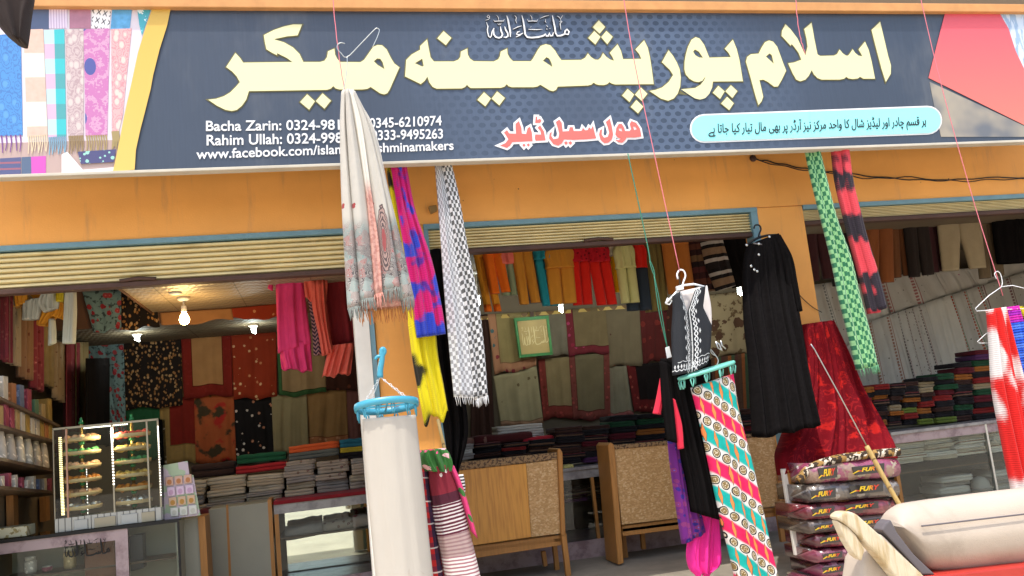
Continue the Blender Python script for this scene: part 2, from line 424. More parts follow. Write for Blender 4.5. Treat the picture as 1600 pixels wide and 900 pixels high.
# ------------------------------------------------------------------ the shop building
bld = thing('shop_building', 'orange painted shop front with three open bays under the signboard', 'building', (2, 0, 0))
part('fascia', MB().box(-4, 9.5, 0, .25, 2.872, 4.3), ORANGE, bld)
for x0, x1 in ((-4, -2.75), (.44, .865), (3.66, 4.09), (9.1, 9.5)):
    part('pilaster', MB().box(x0, x1, .0, .25, 0, 2.87), ORANGE, bld, .006)
for x0, x1 in ((-2.75, .44), (.865, 3.66), (4.09, 9.1)):
    part('lintel_trim', MB().box(x0, x1, -.012, .2, 2.835, 2.871), BLUE, bld)
part('frame_post', MB().box(.865, .90, .004, .12, 1.2, 2.835), BLUE, bld); part('frame_post', MB().box(3.60, 3.659, -.008, .12, .02, 2.835), BLUE, bld)
part('frame_post', MB().box(.40, .436, -.03, .12, .02, 2.83), BLUE, bld); part('white_jamb', MB().box(.29, .398, -.04, .12, .02, 2.6), WHITEP, bld)
part('back_wall', MB().box(-4, 9.5, 3.4, 3.6, 0, 4.3), INNER, bld)
part('side_wall', MB().box(-2.6, -2.4, .25, 3.4, 0, 4.3), INNER, bld); part('side_wall', MB().box(9.1, 9.3, .25, 3.4, 0, 4.3), INNER, bld)
part('partition', MB().box(.55, .75, .25, 3.4, 0, 3.0), INNER, bld)
part('ceiling', MB().box(-1.42, .55, .2, 2.0, 2.645, 2.7), CEIL, bld); part('ceiling', MB().box(-2.4, -1.42, .2, 2.0, 2.95, 3.0), INNER, bld); part('ceiling_edge', MB().box(-1.435, -1.42, .2, 1.985, 2.63, 2.95), mat('dark_soffit', (.10, .05, .03)), bld); part('ceiling', MB().box(-2.4, .55, 2.0, 3.4, 2.54, 2.6), mat('shaded_pvc_ceiling', lambda t: t.mul(t.mix((t.u/.6).fr().lt(.02).mx((t.v/.35).fr().lt(.03)), (.15, .115, .07), (.07, .05, .03)), t.noise(4, 4)*.5+.75), .7, lambda t: ((t.u*70).sn()*(t.v*46+(t.u*18).fl()*3.14).sn()), .2, bs=.6), bld)  # lower ceiling: same pvc in a darker colour, standing in for dimmer light
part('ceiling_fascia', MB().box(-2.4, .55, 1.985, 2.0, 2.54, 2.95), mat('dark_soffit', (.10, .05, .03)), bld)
part('ceiling_moulding', MB().box(-2.4, .55, 3.34, 3.4, 2.49, 2.54), GOLDTRIM, bld)
part('ceiling', MB().box(.75, 9.1, .3, 3.4, 2.95, 3.0), INNER, bld)
part('ceiling_moulding', MB().box(.75, 3.9, 3.30, 3.38, 2.50, 2.54), GOLDTRIM, bld)
part('shading_roof', MB().box(-4, 9.5, -.55, 3.7, 4.38, 4.55), INNER, bld)  # unseen roof; front overhang extended to shade the gap behind the sign

# rolled shutters
def shutter(label, x0, x1, zb):
    t = thing('roller_shutter', label, 'shutter', ((x0+x1)/2, .08, zb), 'rolled up shutters over the bays')
    m = MB(); n = 7; z1 = 2.834; h = (z1-zb-.04)/n; pr = []
    for i in range(n):
        za = zb+.04+i*h
        for k, (dy, dz) in enumerate(((.05, 0), (.028, .12), (.012, .3), (.012, .62), (.024, .84), (.05, .97))):
            pr.append((dy+.012, za+dz*h))
    pts = [(x0, y, z) for y, z in pr]; q = [(x1, y, z) for y, z in pr]; k = len(pr)
    m.add(pts+q, [(i, k+i, k+i+1, i+1) for i in range(k-1)])
    m.box(x0, x1, .07, .1, zb+.04, z1)
    part('curtain', m, CREAM, t)
    b = part('bottom_bar', MB().box(x0, x1, .005, .09, zb, zb+.036), BROWNBAR, t, .004)
    part('pull_handle', MB().tube([((x0+x1)/2+a*.12, -.0+0*a, zb+.055-.012*abs(a)) for a in (-1, -.5, 0, .5, 1)], .014, 6), BROWNBAR, b)
    return t
shutter('cream roller shutter rolled up above the left bay with the light bulbs', -2.75, .398, 2.535)
shutter('cream roller shutter rolled up above the middle bay with the coloured trousers', .902, 3.598, 2.63)
shutter('cream roller shutter rolled up above the right bay behind the green checked scarf', 4.092, 9.1, 2.70)

# ------------------------------------------------------------------ the signboard
SY = -.60
def hexdots(t):
    a = t.u/.082; b = (t.v)/.052
    row = b.fl(); ax = a + (row.md(2.0))*.5
    dx = ax.fr()-.5; dy = b.fr()-.5
    d = (dx*dx*1.0+dy*dy*.75).sq()
    cu_ = (t.u-2.35).ab(); fade = 1.0-cu_.sm(.5, 2.0)
    fade = fade*(t.noise(1.3, 1).sm(.3, .6)*.6+.4)
    ring = d.sm(.33, .29); c = t.mix(ring*fade, t.mix(fade, (.042, .055, .082), (.076, .105, .165)), (.034, .05, .082))
    c = t.mix(t.noise(1.4, 5, 1, .35, w=2.0, rough=.7).sm(.5, .8)*.35, c, (.20, .20, .20))
    return t.mul(c, t.noise(60, 2, 1, .05)*.3+.85)
NAVY = mat('printed_navy_flex', hexdots, .34, lambda t: t.noise(1.6, 3, 1, .3)*5+t.noise(5, 2, 1, .1)*.6, .5, bs=.35)
LETTER = mat('pale_yellow_print', (.72, .69, .40), .4, None, .3); LEDGE = mat('olive_letter_edge', (.14, .13, .06), .5)
PWHITE = mat('white_print', (.74, .74, .74), .4); PPINK = mat('salmon_print', (.74, .15, .13), .4); PCYAN = mat('cyan_print', (.30, .80, .83), .4); PBLACK = mat('dark_print', (.03, .03, .035), .5)
PYEL = mat('amber_print', lambda t: t.mix(t.nv, (.62, .40, .09), (.66, .46, .13)), .4)
sgn = thing('shop_signboard', 'long navy shop signboard with big pale yellow Urdu lettering above the bays', 'sign', (2, SY, 3.17))
TL, TR, BL, BR = P(-60, 2, SY), P(1660, 16, SY), P(-60, 280, SY), P(1660, 213, SY)
x0, x1, z0, z1 = -2.2, 6.6, 3.185, 4.30
part('panel', MB().box(x0, x1, SY, SY+.06, z0, z1), NAVY, sgn)
WOOD_O = mat('orange_brown_wood', lambda t: stain(t, (.55, .27, .10), 8, .25), .6)
part('top_rail', MB().box(x0, x1, SY-.05, SY+.08, 4.30, 4.372), WOOD_O, sgn, .004)
part('bottom_rail', MB().box(x0, x1, SY-.015, SY+.07, 3.165, 3.185), mat('grimy_white_edge', lambda t: stain(t, (.50, .46, .38), 3, .3), .6), sgn, .003)
for x in (-2.1, 6.5): part('bracket', MB().box(x-.02, x+.02, SY+.06, 0, 4.1, 4.14), BROWNBAR, sgn)
def join_meshes(ms):
    bm = bmesh.new()
    for q in ms: bm.from_mesh(q)
    bm.to_mesh(ms[0]); bm.free(); return ms[0]
zA = lambda p: zoom(320, 20, .2, p); K = 1/5.625
zB = lambda p: zoom(620, 20, K, p); zC = lambda p: zoom(840, 20, K, p); zD = lambda p: zoom(1000, 20, K, p); zE = lambda p: zoom(1160, 20, K, p)
words = []
words.append([zA([(28,682),(90,675),(150,655),(200,625),(245,580),(275,545),(250,500),(215,462),(168,427),(240,318),(275,355),(300,393),(685,388),(640,355),(565,318),(565,335),(530,318),(482,288),(470,235),(462,178),(540,138),(620,110),(690,95),(760,95),(725,180),(640,188),(540,210),(620,235),(690,275),(740,325),(770,388),(900,388),(935,378),(955,350),(962,305),(1012,283),(1018,330),(1035,365),(1060,388),(1215,390),(1245,370),(1280,320),(1315,270),(1350,255),(1385,258),(1420,290),(1455,360),(1480,400),(1520,430),(1480,520),(1445,600),(1425,632),(1400,640),(1370,632),(1295,582),(1270,597),(1230,602),(1050,602),(1020,592),(1003,575),(985,595),(955,605),(345,615),(325,680),(290,730),(250,762),(210,770),(160,760),(95,728)]),
  zA([(1320,382),(1345,360),(1370,362),(1390,390),(1405,445),(1350,412)]), zA([(745,700),(800,640),(860,695),(815,760)]), zA([(868,693),(920,633),(985,690),(935,752)])])
words.append([zB([(72,562),(78,480),(82,418),(130,370),(205,328),(205,295),(265,238),(280,320),(295,395),(325,432),(500,432),(540,415),(558,390),(562,345),(618,318),(622,370),(640,405),(675,430),(850,432),(890,412),(905,385),(912,345),(968,318),(972,365),(990,400),(1020,430),(1175,430),(1195,405)])
  + zC([(0,330),(25,295),(70,280),(110,290),(150,335),(180,385),(207,420),(380,418),(415,400),(440,360),(465,392),(500,415),(530,417),(555,395),(573,358),(600,390),(635,415),(670,425),(655,390),(632,355),(700,280),(730,340),(748,412),(910,408),(890,365),(857,325),(933,245),(965,310),(985,400),(1000,500),(1017,630),(680,633),(650,625),(628,612),(610,630),(580,638),(540,638),(510,630),(490,617),(470,635),(440,642),(175,652),(160,680),(135,692),(105,685),(22,635)])
  + zB([(1235,650),(1200,657),(1010,657),(980,648),(965,630),(945,652),(915,662),(650,665),(630,652),(615,635),(600,655),(570,668),(350,670),(315,655),(285,615),(268,565),(245,600),(210,630)]),
  zB([(158,447),(190,427),(222,407),(236,470),(222,477)]), zC([(45,425),(75,393),(100,405),(120,445),(130,482)]),
  zB([(355,228),(410,165),(478,225),(430,288)]), zB([(707,768),(765,702),(825,757),(777,825)]), zB([(832,757),(880,695),(948,752),(900,817)]),
  zC([(482,130),(535,70),(592,128),(543,186)]), zC([(443,225),(495,165),(550,215),(505,282)]), zC([(556,218),(602,163),(657,215),(610,280)]), zC([(740,730),(788,672),(845,722),(805,787)]), zC([(853,722),(905,660),(962,715),(912,777)]), zC([(815,830),(865,770),(925,828),(880,887)])])
words.append([zD([(82,690),(130,682),(190,660),(250,610),(288,550),(260,505),(190,437),(248,333),(285,380),(320,440),(345,500),(355,570),(350,650),(330,710),(295,755),(245,776),(180,757)]),
  zD([(358,675),(420,670),(480,665),(530,635),(560,595),(572,562),(545,600),(510,612),(470,605),(430,580),(400,545),(387,500),(390,430),(400,370),(420,300),(450,240),(485,218),(520,230),(560,285),(605,398),(795,393),(775,355),(742,318),(812,240),(845,320),(870,420),(900,605),(637,607),(630,660),(605,715),(570,752),(525,765),(480,755),(425,720)]),
  zD([(463,345),(480,325),(515,345),(552,398),(515,397),(480,375)]), zD([(637,705),(685,645),(740,695),(700,760)]), zD([(748,693),(795,640),(852,692),(808,752)]), zD([(710,800),(762,742),(820,798),(780,858)])])
words.append([zE([(28,430),(40,390),(70,368),(140,362),(165,310),(195,262),(230,247),(265,258),(300,300),(330,380),(355,450),(380,512),(340,595),(308,650),(275,652),(220,610),(180,590),(145,595),(160,660),(178,740),(165,780),(137,815),(105,710),(65,560)]),
  zE([(202,388),(218,374),(235,360),(255,375),(275,455)]),
  zE([(400,447),(450,440),(515,415),(490,355),(450,300),(430,277),(420,292),(340,205),(345,160),(375,105),(420,150),(480,230),(550,380),(570,300),(560,230),(540,145),(603,90),(625,220),(655,370),(680,383),(800,380),(830,365),(850,327),(875,358),(905,380),(925,380),(945,355),(965,325),(985,355),(1015,380),(1050,387),(1035,355),(1017,325),(1073,258),(1105,330),(1130,430),(1160,582),(1060,582),(1030,565),(1010,580),(965,585),(930,580),(908,565),(890,582),(850,590),(690,590),(655,575),(625,545),(605,507),(580,555),(550,590),(505,605),(470,590),(440,540)]),
  zE([(1132,153),(1205,82),(1240,230),(1275,380),(1300,465),(1298,540),(1255,612),(1220,500),(1170,310)])])
for w in words:
    l = part('title_lettering', curve_mesh(w, SY, .004, 0, proud=.006), LETTER, sgn)
    part('lettering_outline', join_meshes([curve_mesh([q for q in w if len(q) != 4], SY, .002, .008, proud=.002)] + [curve_mesh([q], SY, .002, .008, proud=.0024+.0003*i) for i, q in enumerate(w) if len(q) == 4]), LEDGE, l)
zF = lambda p: zoom(770, 170, .15, p)
sub = [zF([(1275,325),(1310,330),(1335,312),(1300,300),(1275,270),(1285,200),(1310,160),(1340,160),(1365,200),(1375,235),(1420,235),(1440,215),(1425,160),(1440,130),(1490,150),(1530,210),(1545,290),(1480,300),(1390,300),(1375,330),(1345,355),(1310,350)]), zF([(1308,205),(1340,205),(1345,240),(1310,230)]), zF([(1455,190),(1480,185),(1500,215),(1470,225)]),
  zF([(1105,270),(1115,225),(1135,215),(1130,270),(1155,305),(1195,295),(1210,250),(1195,190),(1175,140),(1215,105),(1235,180),(1250,270),(1235,325),(1200,355),(1160,360),(1120,325)]),
  zF([(585,310),(590,260),(612,240),(605,285),(630,320),(680,310),(690,260),(675,200),(655,140),(690,115),(715,150),(725,240),(790,235),(800,195),(830,195),(840,235),(900,235),(925,230),(935,200),(960,228),(985,225),(1000,195),(1020,215),(1040,180),(1060,260),(1075,310),(960,320),(830,325),(740,320),(715,365),(680,385),(630,370)]),
  zF([(740,355),(760,340),(780,358),(760,378)]), zF([(785,355),(805,340),(825,358),(805,378)]),
  zF([(435,310),(440,270),(500,272),(495,235),(465,200),(490,175),(530,240),(548,330),(445,335)]), zF([(440,150),(445,85),(460,85),(460,122),(490,105),(505,130),(490,150)]),
  zF([(75,385),(130,360),(160,320),(130,270),(115,250),(145,225),(170,260),(240,262),(235,200),(235,160),(270,130),(295,200),(300,262),(345,265),(360,205),(385,190),(405,250),(412,340),(300,345),(200,350),(180,385),(145,410)]),
  zF([(305,380),(322,365),(340,382),(322,400)]), zF([(350,378),(368,362),(385,380),(368,398)])]
l = part('subtitle_lettering', curve_mesh(sub, SY, .004, 0, proud=.006), PPINK, sgn)
part('lettering_outline', join_meshes([curve_mesh([q], SY, .002, .016, proud=.002+.0003*i) for i, q in enumerate(sub) if i not in (1, 2)]), PWHITE, l)
# the small calligraphy line; strokes as (points, width) in a 1600 x 533 box
CALLI = [([(440,60),(462,130),(485,250),(500,340),(500,415)],28),([(405,240),(425,300),(455,350),(460,400),(425,422),(385,415)],26),([(335,240),(345,310),(370,370),(350,415),(310,430),(255,415),(225,370),(215,300),(230,265)],26),([(228,270),(195,330),(185,395),(165,425),(140,405),(122,340),(118,290),(128,240),(100,170)],18),
 ([(290,185),(300,210),(320,212),(325,180),(335,215),(350,180)],10),([(220,130),(240,155),(300,150),(385,150),(400,120)],14),([(270,55),(300,90),(305,140)],10),([(130,50),(155,75),(150,100),(110,85),(130,50)],12),([(85,140),(130,125),(165,100)],10),
 ([(570,60),(600,90),(590,140),(605,190)],12),([(540,290),(620,250),(690,232)],14),([(660,320),(620,335),(600,370),(650,380),(715,352)],20),([(590,420),(650,390),(710,350)],20),
 ([(690,60),(715,150),(735,280),(745,370),(780,420),(850,428),(960,420),(1050,395),(1085,370),(1095,400),(1130,400),(1150,350),(1165,400),(1200,395),(1215,340)],26),([(780,120),(800,155),(870,150),(940,155),(955,125)],14),([(830,55),(855,90),(860,140)],10),([(1035,290),(930,295),(800,290),(850,245)],12),([(990,110),(1070,75),(1140,60)],12),
 ([(1085,120),(1080,165),(1100,180)],10),([(1100,225),(1120,250)],22),([(1095,285),(1115,290)],20),([(1150,275),(1165,280)],20),([(1195,60),(1215,150),(1240,270),(1250,350),(1280,400),(1340,395),(1400,370),(1410,320),(1440,290),(1475,330),(1460,375),(1390,370)],26),([(1275,70),(1310,90),(1330,120),(1370,60)],12),([(1330,120),(1345,170),(1325,200),(1340,300)],12),([(1310,165),(1365,165)],14)]
def calli(name, fx, Y, wk, m, parent, proud=.004, extra=0):
    mb = MB(); mo = MB()
    for i, (pts, w) in enumerate(CALLI):
        q = [P(*fx(x, y), Y) for x, y in pts]
        ww = [max(.3, min(1, (k+.6)/1.5, (len(q)-1-k+.6)/1.5))*(w+extra)*wk for k in range(len(q))]
        mb.ribbon(q, ww, -proud-.0002*i)
    return part(name, mb, m, parent)
g = lambda x, y: (750+x/10.667, 20+y/10.667)
c1 = calli('invocation_lettering', g, SY, .00046, PWHITE, sgn, .012)
calli('lettering_outline', g, SY, .00046, PBLACK, c1, .003, 18)
# contact lines
for body, bl, br, tl in (('Bacha Zarin: 0324-9810', (322, 205.5), (546, 203), (322, 189)), ('0345-6210974', (577, 201), (690, 196.5), (577, 185)),
                         ('Rahim Ullah: 0324-9988', (323, 228), (546, 223.5), (323, 211)), ('0333-9495263', (580, 220), (692, 217), (580, 204)),
                         ('www.facebook.com/islampurpashminamakers', (307, 254), (709, 239), (307, 233.5))):
    part('contact_lettering', text_mesh(body, bl, br, tl, SY, .004, .014), PWHITE, sgn)
# rounded caption bar
def pill(xa, ya, xb, yb, hh, n=10):
    d = Vector((xb-xa, yb-ya)).normalized(); nn = Vector((-d.y, d.x)); pts = []
    for i in range(n+1):
        a = math.pi*i/n; pts.append((xb+(d.x*math.sin(a)-nn.x*math.cos(a))*hh, yb+(d.y*math.sin(a)-nn.y*math.cos(a))*hh))
    for i in range(n+1):
        a = math.pi*i/n; pts.append((xa-(d.x*math.sin(a)-nn.x*math.cos(a))*hh, ya-(d.y*math.sin(a)-nn.y*math.cos(a))*hh))
    return pts
pb = part('caption_bar', curve_mesh([pill(1100, 201, 1449, 188, 20)], SY, .003, 0, proud=.007), PCYAN, sgn)
part('caption_border', curve_mesh([pill(1100, 201, 1449, 188, 22.5)], SY, .002, 0, proud=.003), PWHITE, pb)
part('caption_lettering', text_mesh(urdu('ہر قسم چادر اور لیڈیز شال کا واحد مرکز نیز آرڈر پر بھی مال تیار کیا جاتا ہے'), (1106, 216.5), (1446, 203), (1106, 192), SY, .011, .004), PBLACK, pb)
# printed pictures at the two ends of the sign
def pr(name, pts, m, proud): return part(name, curve_mesh([pts], SY, .0015, 0, proud=proud), m, sgn)
pr('printed_picture', [(-30, 9), (262, 10), (215, 90), (180, 273), (-30, 279)], mat('print_backdrop', lambda t: t.mix(t.nv.gt(.8), t.mix(t.noise(3, 3), (.55, .45, .52), (.8, .76, .8)), (.45, .33, .30)), .45), .002)
pr('printed_picture', [(38, 10), (77, 10), (77, 46), (30, 46)], mat('print_navy', (.10, .13, .22), .45), .004)
pr('printed_scarf', [(77, 10), (106, 10), (105, 45), (77, 45)], mat('print_lilac', lambda t: t.mix((t.nu*7).fr().gt(.6), (.72, .62, .74), (.52, .40, .55)), .45), .005)
pr('printed_scarf', [(109, 10), (142, 10), (142, 45), (109, 45)], mat('print_mauve', lambda t: t.mul((.42, .20, .27), t.noise(20, 2)*.5+.75), .45), .005)
def marks(t):
    a = (t.nu*3.2+t.nv*.8).fr()-.5; b = (t.nv*2.6-t.nu*.5).fr()-.5
    x = (a.ab()-b.ab()).ab().lt(.09)*(a.ab().lt(.3)); return t.mix(x, (.86, .84, .84), (.05, .05, .06))
pr('printed_scarf', [(145, 10), (174, 10), (171, 45), (143, 45)], mat('print_marks', marks, .45), .005)
pr('printed_scarf', [(176, 10), (207, 10), (203, 46), (173, 46)], mat('print_azure', lambda t: t.mul((.12, .36, .62), t.noise(30, 3)*.8+.6), .45), .005)
pr('printed_scarf', [(214, 10), (238, 10), (222, 56), (218, 40)], mat('print_teal', lambda t: t.mix(t.noise(18, 3).gt(.55), (.08, .38, .46), (.66, .80, .84)), .45), .005)
def paisley(base, c1, c2, s=24):
    def fn(t):
        d, c = t.vor(s, 1, .6); k = (d*4+t.noise(60, 3)*1.6).fr(); o = t.mix(k.gt(.62), base, c1); return t.mix(d.lt(.33)*c[0].gt(.35), o, c2)
    return fn
zz = lambda x: x
for pts, mm, fc in (([(-30, 58), (33, 52), (36, 212), (-30, 214)], mat('print_blue', paisley((0.086, 0.259, 0.562), (0.072, 0.187, 0.446), (0.115, 0.302, 0.576)), .45), (0.187, 0.072, 0.259)),
                ([(37, 47), (68, 46), (75, 212), (43, 214)], mat('print_peach', lambda t: t.mix((t.nv*2.2).fr().gt(.5), t.mix(t.noise(30, 3), (0.634, 0.374, 0.288), (0.648, 0.504, 0.432)), (0.662, 0.619, 0.547)), .45), (0.634, 0.518, 0.360)),
                ([(69, 48), (101, 46), (104, 214), (76, 216)], mat('print_aqua', lambda t: t.mix((t.nv*3.6).fr().gt(.5), t.mix(t.nu.gt(.5), (0.446, 0.612, 0.634), (0.058, 0.446, 0.475)), t.mix(t.nu.gt(.5), (0.576, 0.396, 0.518), (0.086, 0.324, 0.346))), .45), (0.180, 0.324, 0.432)),
                ([(102, 47), (131, 46), (131, 213), (107, 214)], mat('print_beige', paisley((0.504, 0.403, 0.403), (0.396, 0.288, 0.302), (0.576, 0.504, 0.475)), .45), (0.274, 0.194, 0.101)),
                ([(131, 46), (172, 45), (168, 212), (134, 213)], mat('print_magenta', paisley((0.475, 0.173, 0.374), (0.540, 0.302, 0.446), (0.086, 0.101, 0.302), 7), .45), (0.346, 0.259, 0.115)),
                ([(174, 46), (206, 45), (192, 180), (186, 206), (175, 207)], mat('print_rose', paisley((0.619, 0.374, 0.374), (0.562, 0.259, 0.288), (0.648, 0.533, 0.475)), .45), (0.324, 0.252, 0.115))):
    pr('printed_scarf', pts, mm, .006)
    a, b = pts[-1], pts[2] if len(pts) == 4 else pts[3]
    mb = MB()
    for k in range(9):
        f_ = (k+.5)/9; x = a[0]+(b[0]-a[0])*f_; y = a[1]+(b[1]-a[1])*f_-1
        mb.ribbon([P(x, y, SY), P(x+1.2, y+12, SY), P(x+2*math.sin(k*2), y+26+2*math.cos(k*3), SY)], [.009, .007, .005], -.0085-.0001*k)
    part('printed_fringe', mb, mat('print_fringe_%d' % int(pts[0][0]), fc, .5), sgn)
pr('printed_picture', [(0, 248), (33, 246), (33, 274), (0, 276)], mat('print_box_blue', lambda t: t.mix((t.nv*3).fr().gt(.7), (.10, .11, .22), (.3, .12, .16)), .45), .0045)
pr('printed_picture', [(34, 246), (72, 244), (72, 271), (34, 273)], mat('print_box_pink', lambda t: t.mix(t.nu.gt(.4), (.10, .14, .22), (.55, .10, .42)), .45), .0045)
pr('printed_picture', [(97, 242), (106, 238), (130, 266), (180, 262), (178, 272), (97, 274)], PWHITE, .0095)
pr('printed_picture', [(122, 238), (182, 234), (178, 254), (127, 257)], mat('print_plate', lambda t: t.mix(t.vor(28)[0].lt(.35), (.08, .08, .18), (.3, .6, .5)), .45), .010)
pr('printed_band', [(240, 10), (268, 10), (262, 40), (250, 78), (240, 118), (236, 140), (226, 180), (220, 203), (213, 235), (211, 266), (177, 269), (186, 228), (195, 180), (204, 140), (216, 84), (228, 44)], PYEL, .012)
pr('printed_shape', [(1477, 16), (1558, 16), (1575, 45), (1586, 80), (1605, 120), (1640, 130), (1640, 214), (1600, 196), (1450, 122)], mat('coral_print', lambda t: t.mix(t.nv, (.66, .10, .14), (.74, .20, .15)), .4), .006)
pr('printed_shape', [(1558, 16), (1645, 16), (1645, 132), (1605, 120), (1586, 80), (1575, 45)], mat('pale_blue_print', lambda t: t.mix(t.noise(30, 3, 1, .2).gt(.52), (.54, .62, .72), (.30, .42, .58)), .4), .004)
pr('printed_shape', [(1452, 128), (1600, 197), (1640, 214), (1640, 214), (1470, 214), (1462, 180)], mat('tan_blur_print', lambda t: t.mix(t.noise(3, 2).sm(.35, .65), (.14, .15, .17), (.34, .30, .24)), .4), .003)

# ------------------------------------------------------------------ cloths hung on the back wall, left bay
fl = lambda *a: a
BW = 3.30
def panelcloth(label, tl, tr, br, bl, Y, m, kind='hanging_shawl', catg='shawl', folds=2.3, amp=.010, nu=30, nv=12, seed=None, group='shawls hung along the back wall', th=.008):
    return hang(kind, label, catg, [(tl[0], tl[1], tr[0], tr[1]), ((tl[0]+bl[0])/2, (tl[1]+bl[1])/2, (tr[0]+br[0])/2, (tr[1]+br[1])/2), (bl[0], bl[1], br[0], br[1])], Y, m, group,
                folds=folds, amp=amp, nu=nu, nv=nv, seed=seed if seed is not None else int(tl[0]*7+tl[1]), th=th, start=.35, hem=.014)
m_rose = dots('fab_blue_roses', (0.126, 0.200, 0.215), [(0.222, 0.022, 0.030), (0.163, 0.015, 0.022), (0.266, 0.044, 0.052)], 15, .38, leaf=(0.037, 0.059, 0.067), density=.9)
m_blackgold = dots('fab_black_gold', (0.013, 0.010, 0.009), [(0.252, 0.126, 0.044), (0.178, 0.081, 0.030), (0.296, 0.185, 0.089)], 36, .40, density=.85, squash=.7)
m_redtan = border('fab_tan_red_border', (0.311, 0.163, 0.067), (0.155, 0.015, 0.011), [(0.170, 0.018, 0.015)], .19, 'lbr')
m_rust = dots('fab_rust_flowers', (0.200, 0.026, 0.011), [(0.459, 0.311, 0.163), (0.370, 0.163, 0.074)], 17, .26, density=.5)
m_patch = border('fab_beige_patch', (0.252, 0.170, 0.089), (0.037, 0.096, 0.037), [(0.037, 0.096, 0.037)], .07, 'lb', (0.222, 0.059, 0.044))
m_dkbrown = dots('fab_dark_brown', (0.041, 0.016, 0.012), [(0.118, 0.037, 0.022)], 12, .25)
m_dkgreen = fab('fab_dark_green', (0.015, 0.074, 0.033)); m_khakired = border('fab_red_khaki', (0.148, 0.015, 0.011), (0.244, 0.163, 0.059), [(0.222, 0.148, 0.059)], .28, 'lb')
m_orgfloral = mat('fab_orange_floral', lambda t: t.mix(t.noise(7, 4, w=2.0).sm(.52, .62), t.mix(t.noise(5, 3, w=9.0).sm(.5, .6), t.mul((0.296, 0.074, 0.026), t.noise(4, 3)*.6+.7), (0.326, 0.022, 0.018)), (0.044, 0.033, 0.018)), .9, weave, .12)
m_blackwhite = dots('fab_black_white_flowers', (0.010, 0.009, 0.010), [(0.459, 0.407, 0.370), (0.333, 0.148, 0.089)], 17, .26, density=.6)
m_olive1 = dots('fab_olive_plain', (0.200, 0.170, 0.096), [(0.089, 0.044, 0.022)], 5, .10, density=.6); m_tanflower = border('fab_tan_flower_hem', (0.222, 0.133, 0.056), (0.266, 0.111, 0.052), [(0.370, 0.192, 0.104)], .22, 'b')
m_mauve = fab('fab_mauve_brown', (0.126, 0.056, 0.052))
panelcloth('pale blue shawl with dark red roses draped in the left corner of the back wall', (128, 526), (193, 534), (197, 690), (172, 690), BW, m_rose)
panelcloth('black shawl sprinkled with tiny gold leaves on the back wall', (193, 535), (283, 527), (285, 633), (196, 641), BW, m_blackgold)
panelcloth('plain tan shawl with broad dark red border under the ceiling moulding', (283, 527), (361, 522), (364, 618), (287, 622), BW, m_redtan)
panelcloth('rust red shawl scattered with pale flowers', (361, 522), (432, 518), (433, 620), (365, 625), BW, m_rust)
panelcloth('beige shawl with green band behind the hanging magenta dress', (432, 518), (508, 513), (510, 614), (436, 620), BW, m_patch)
panelcloth('dark brown shawl behind the coral dress', (508, 513), (585, 508), (585, 606), (510, 612), BW, m_dkbrown)
panelcloth('dark green cloth below the black and gold shawl', (196, 634), (249, 631), (252, 715), (200, 718), BW+.03, m_dkgreen)
panelcloth('dark red shawl with khaki border beside the orange floral shawl', (249, 624), (303, 619), (306, 722), (252, 726), BW+.03, m_khakired)
panelcloth('orange shawl with big blurred red and dark flowers', (303, 616), (365, 611), (369, 722), (306, 724), BW+.03, m_orgfloral)
panelcloth('black shawl with small white flowers below the rust red shawl', (365, 623), (427, 618), (430, 720), (369, 724), BW+.03, m_blackwhite)
panelcloth('plain olive beige shawl above the orange folded cloth', (424, 618), (479, 613), (483, 705), (428, 710), BW+.02, m_olive1)
panelcloth('tan shawl with a hem of pale flowers', (478, 613), (541, 608), (545, 700), (482, 704), BW+.03, m_tanflower)
panelcloth('mauve brown shawl at the right end of the left bay back wall', (540, 608), (588, 604), (590, 700), (544, 702), BW+.035, m_mauve)
# the strips seen between the two ceiling levels
panelcloth('dark floral cloth strip left of the ceiling edge', (190, 452), (240, 449), (250, 511), (190, 515), 1.96, m_blackgold, folds=2, amp=.004)
panelcloth('pale blue rose printed cloth strip above the lower ceiling at left', (128, 454), (189, 452), (189, 515), (146, 519), 1.955, m_rose, folds=2, amp=.004)
panelcloth('brown cloth strip between the two ceiling levels', (250, 489), (362, 482), (365, 500), (252, 508), 1.96, fab('fab_brown_strip', (.25, .12, .05)), folds=2, amp=.004)
panelcloth('dark red strip of cloth at the right of the ceiling drop', (362, 482), (440, 474), (440, 496), (365, 499), 1.96, m_rust, folds=2, amp=.004)

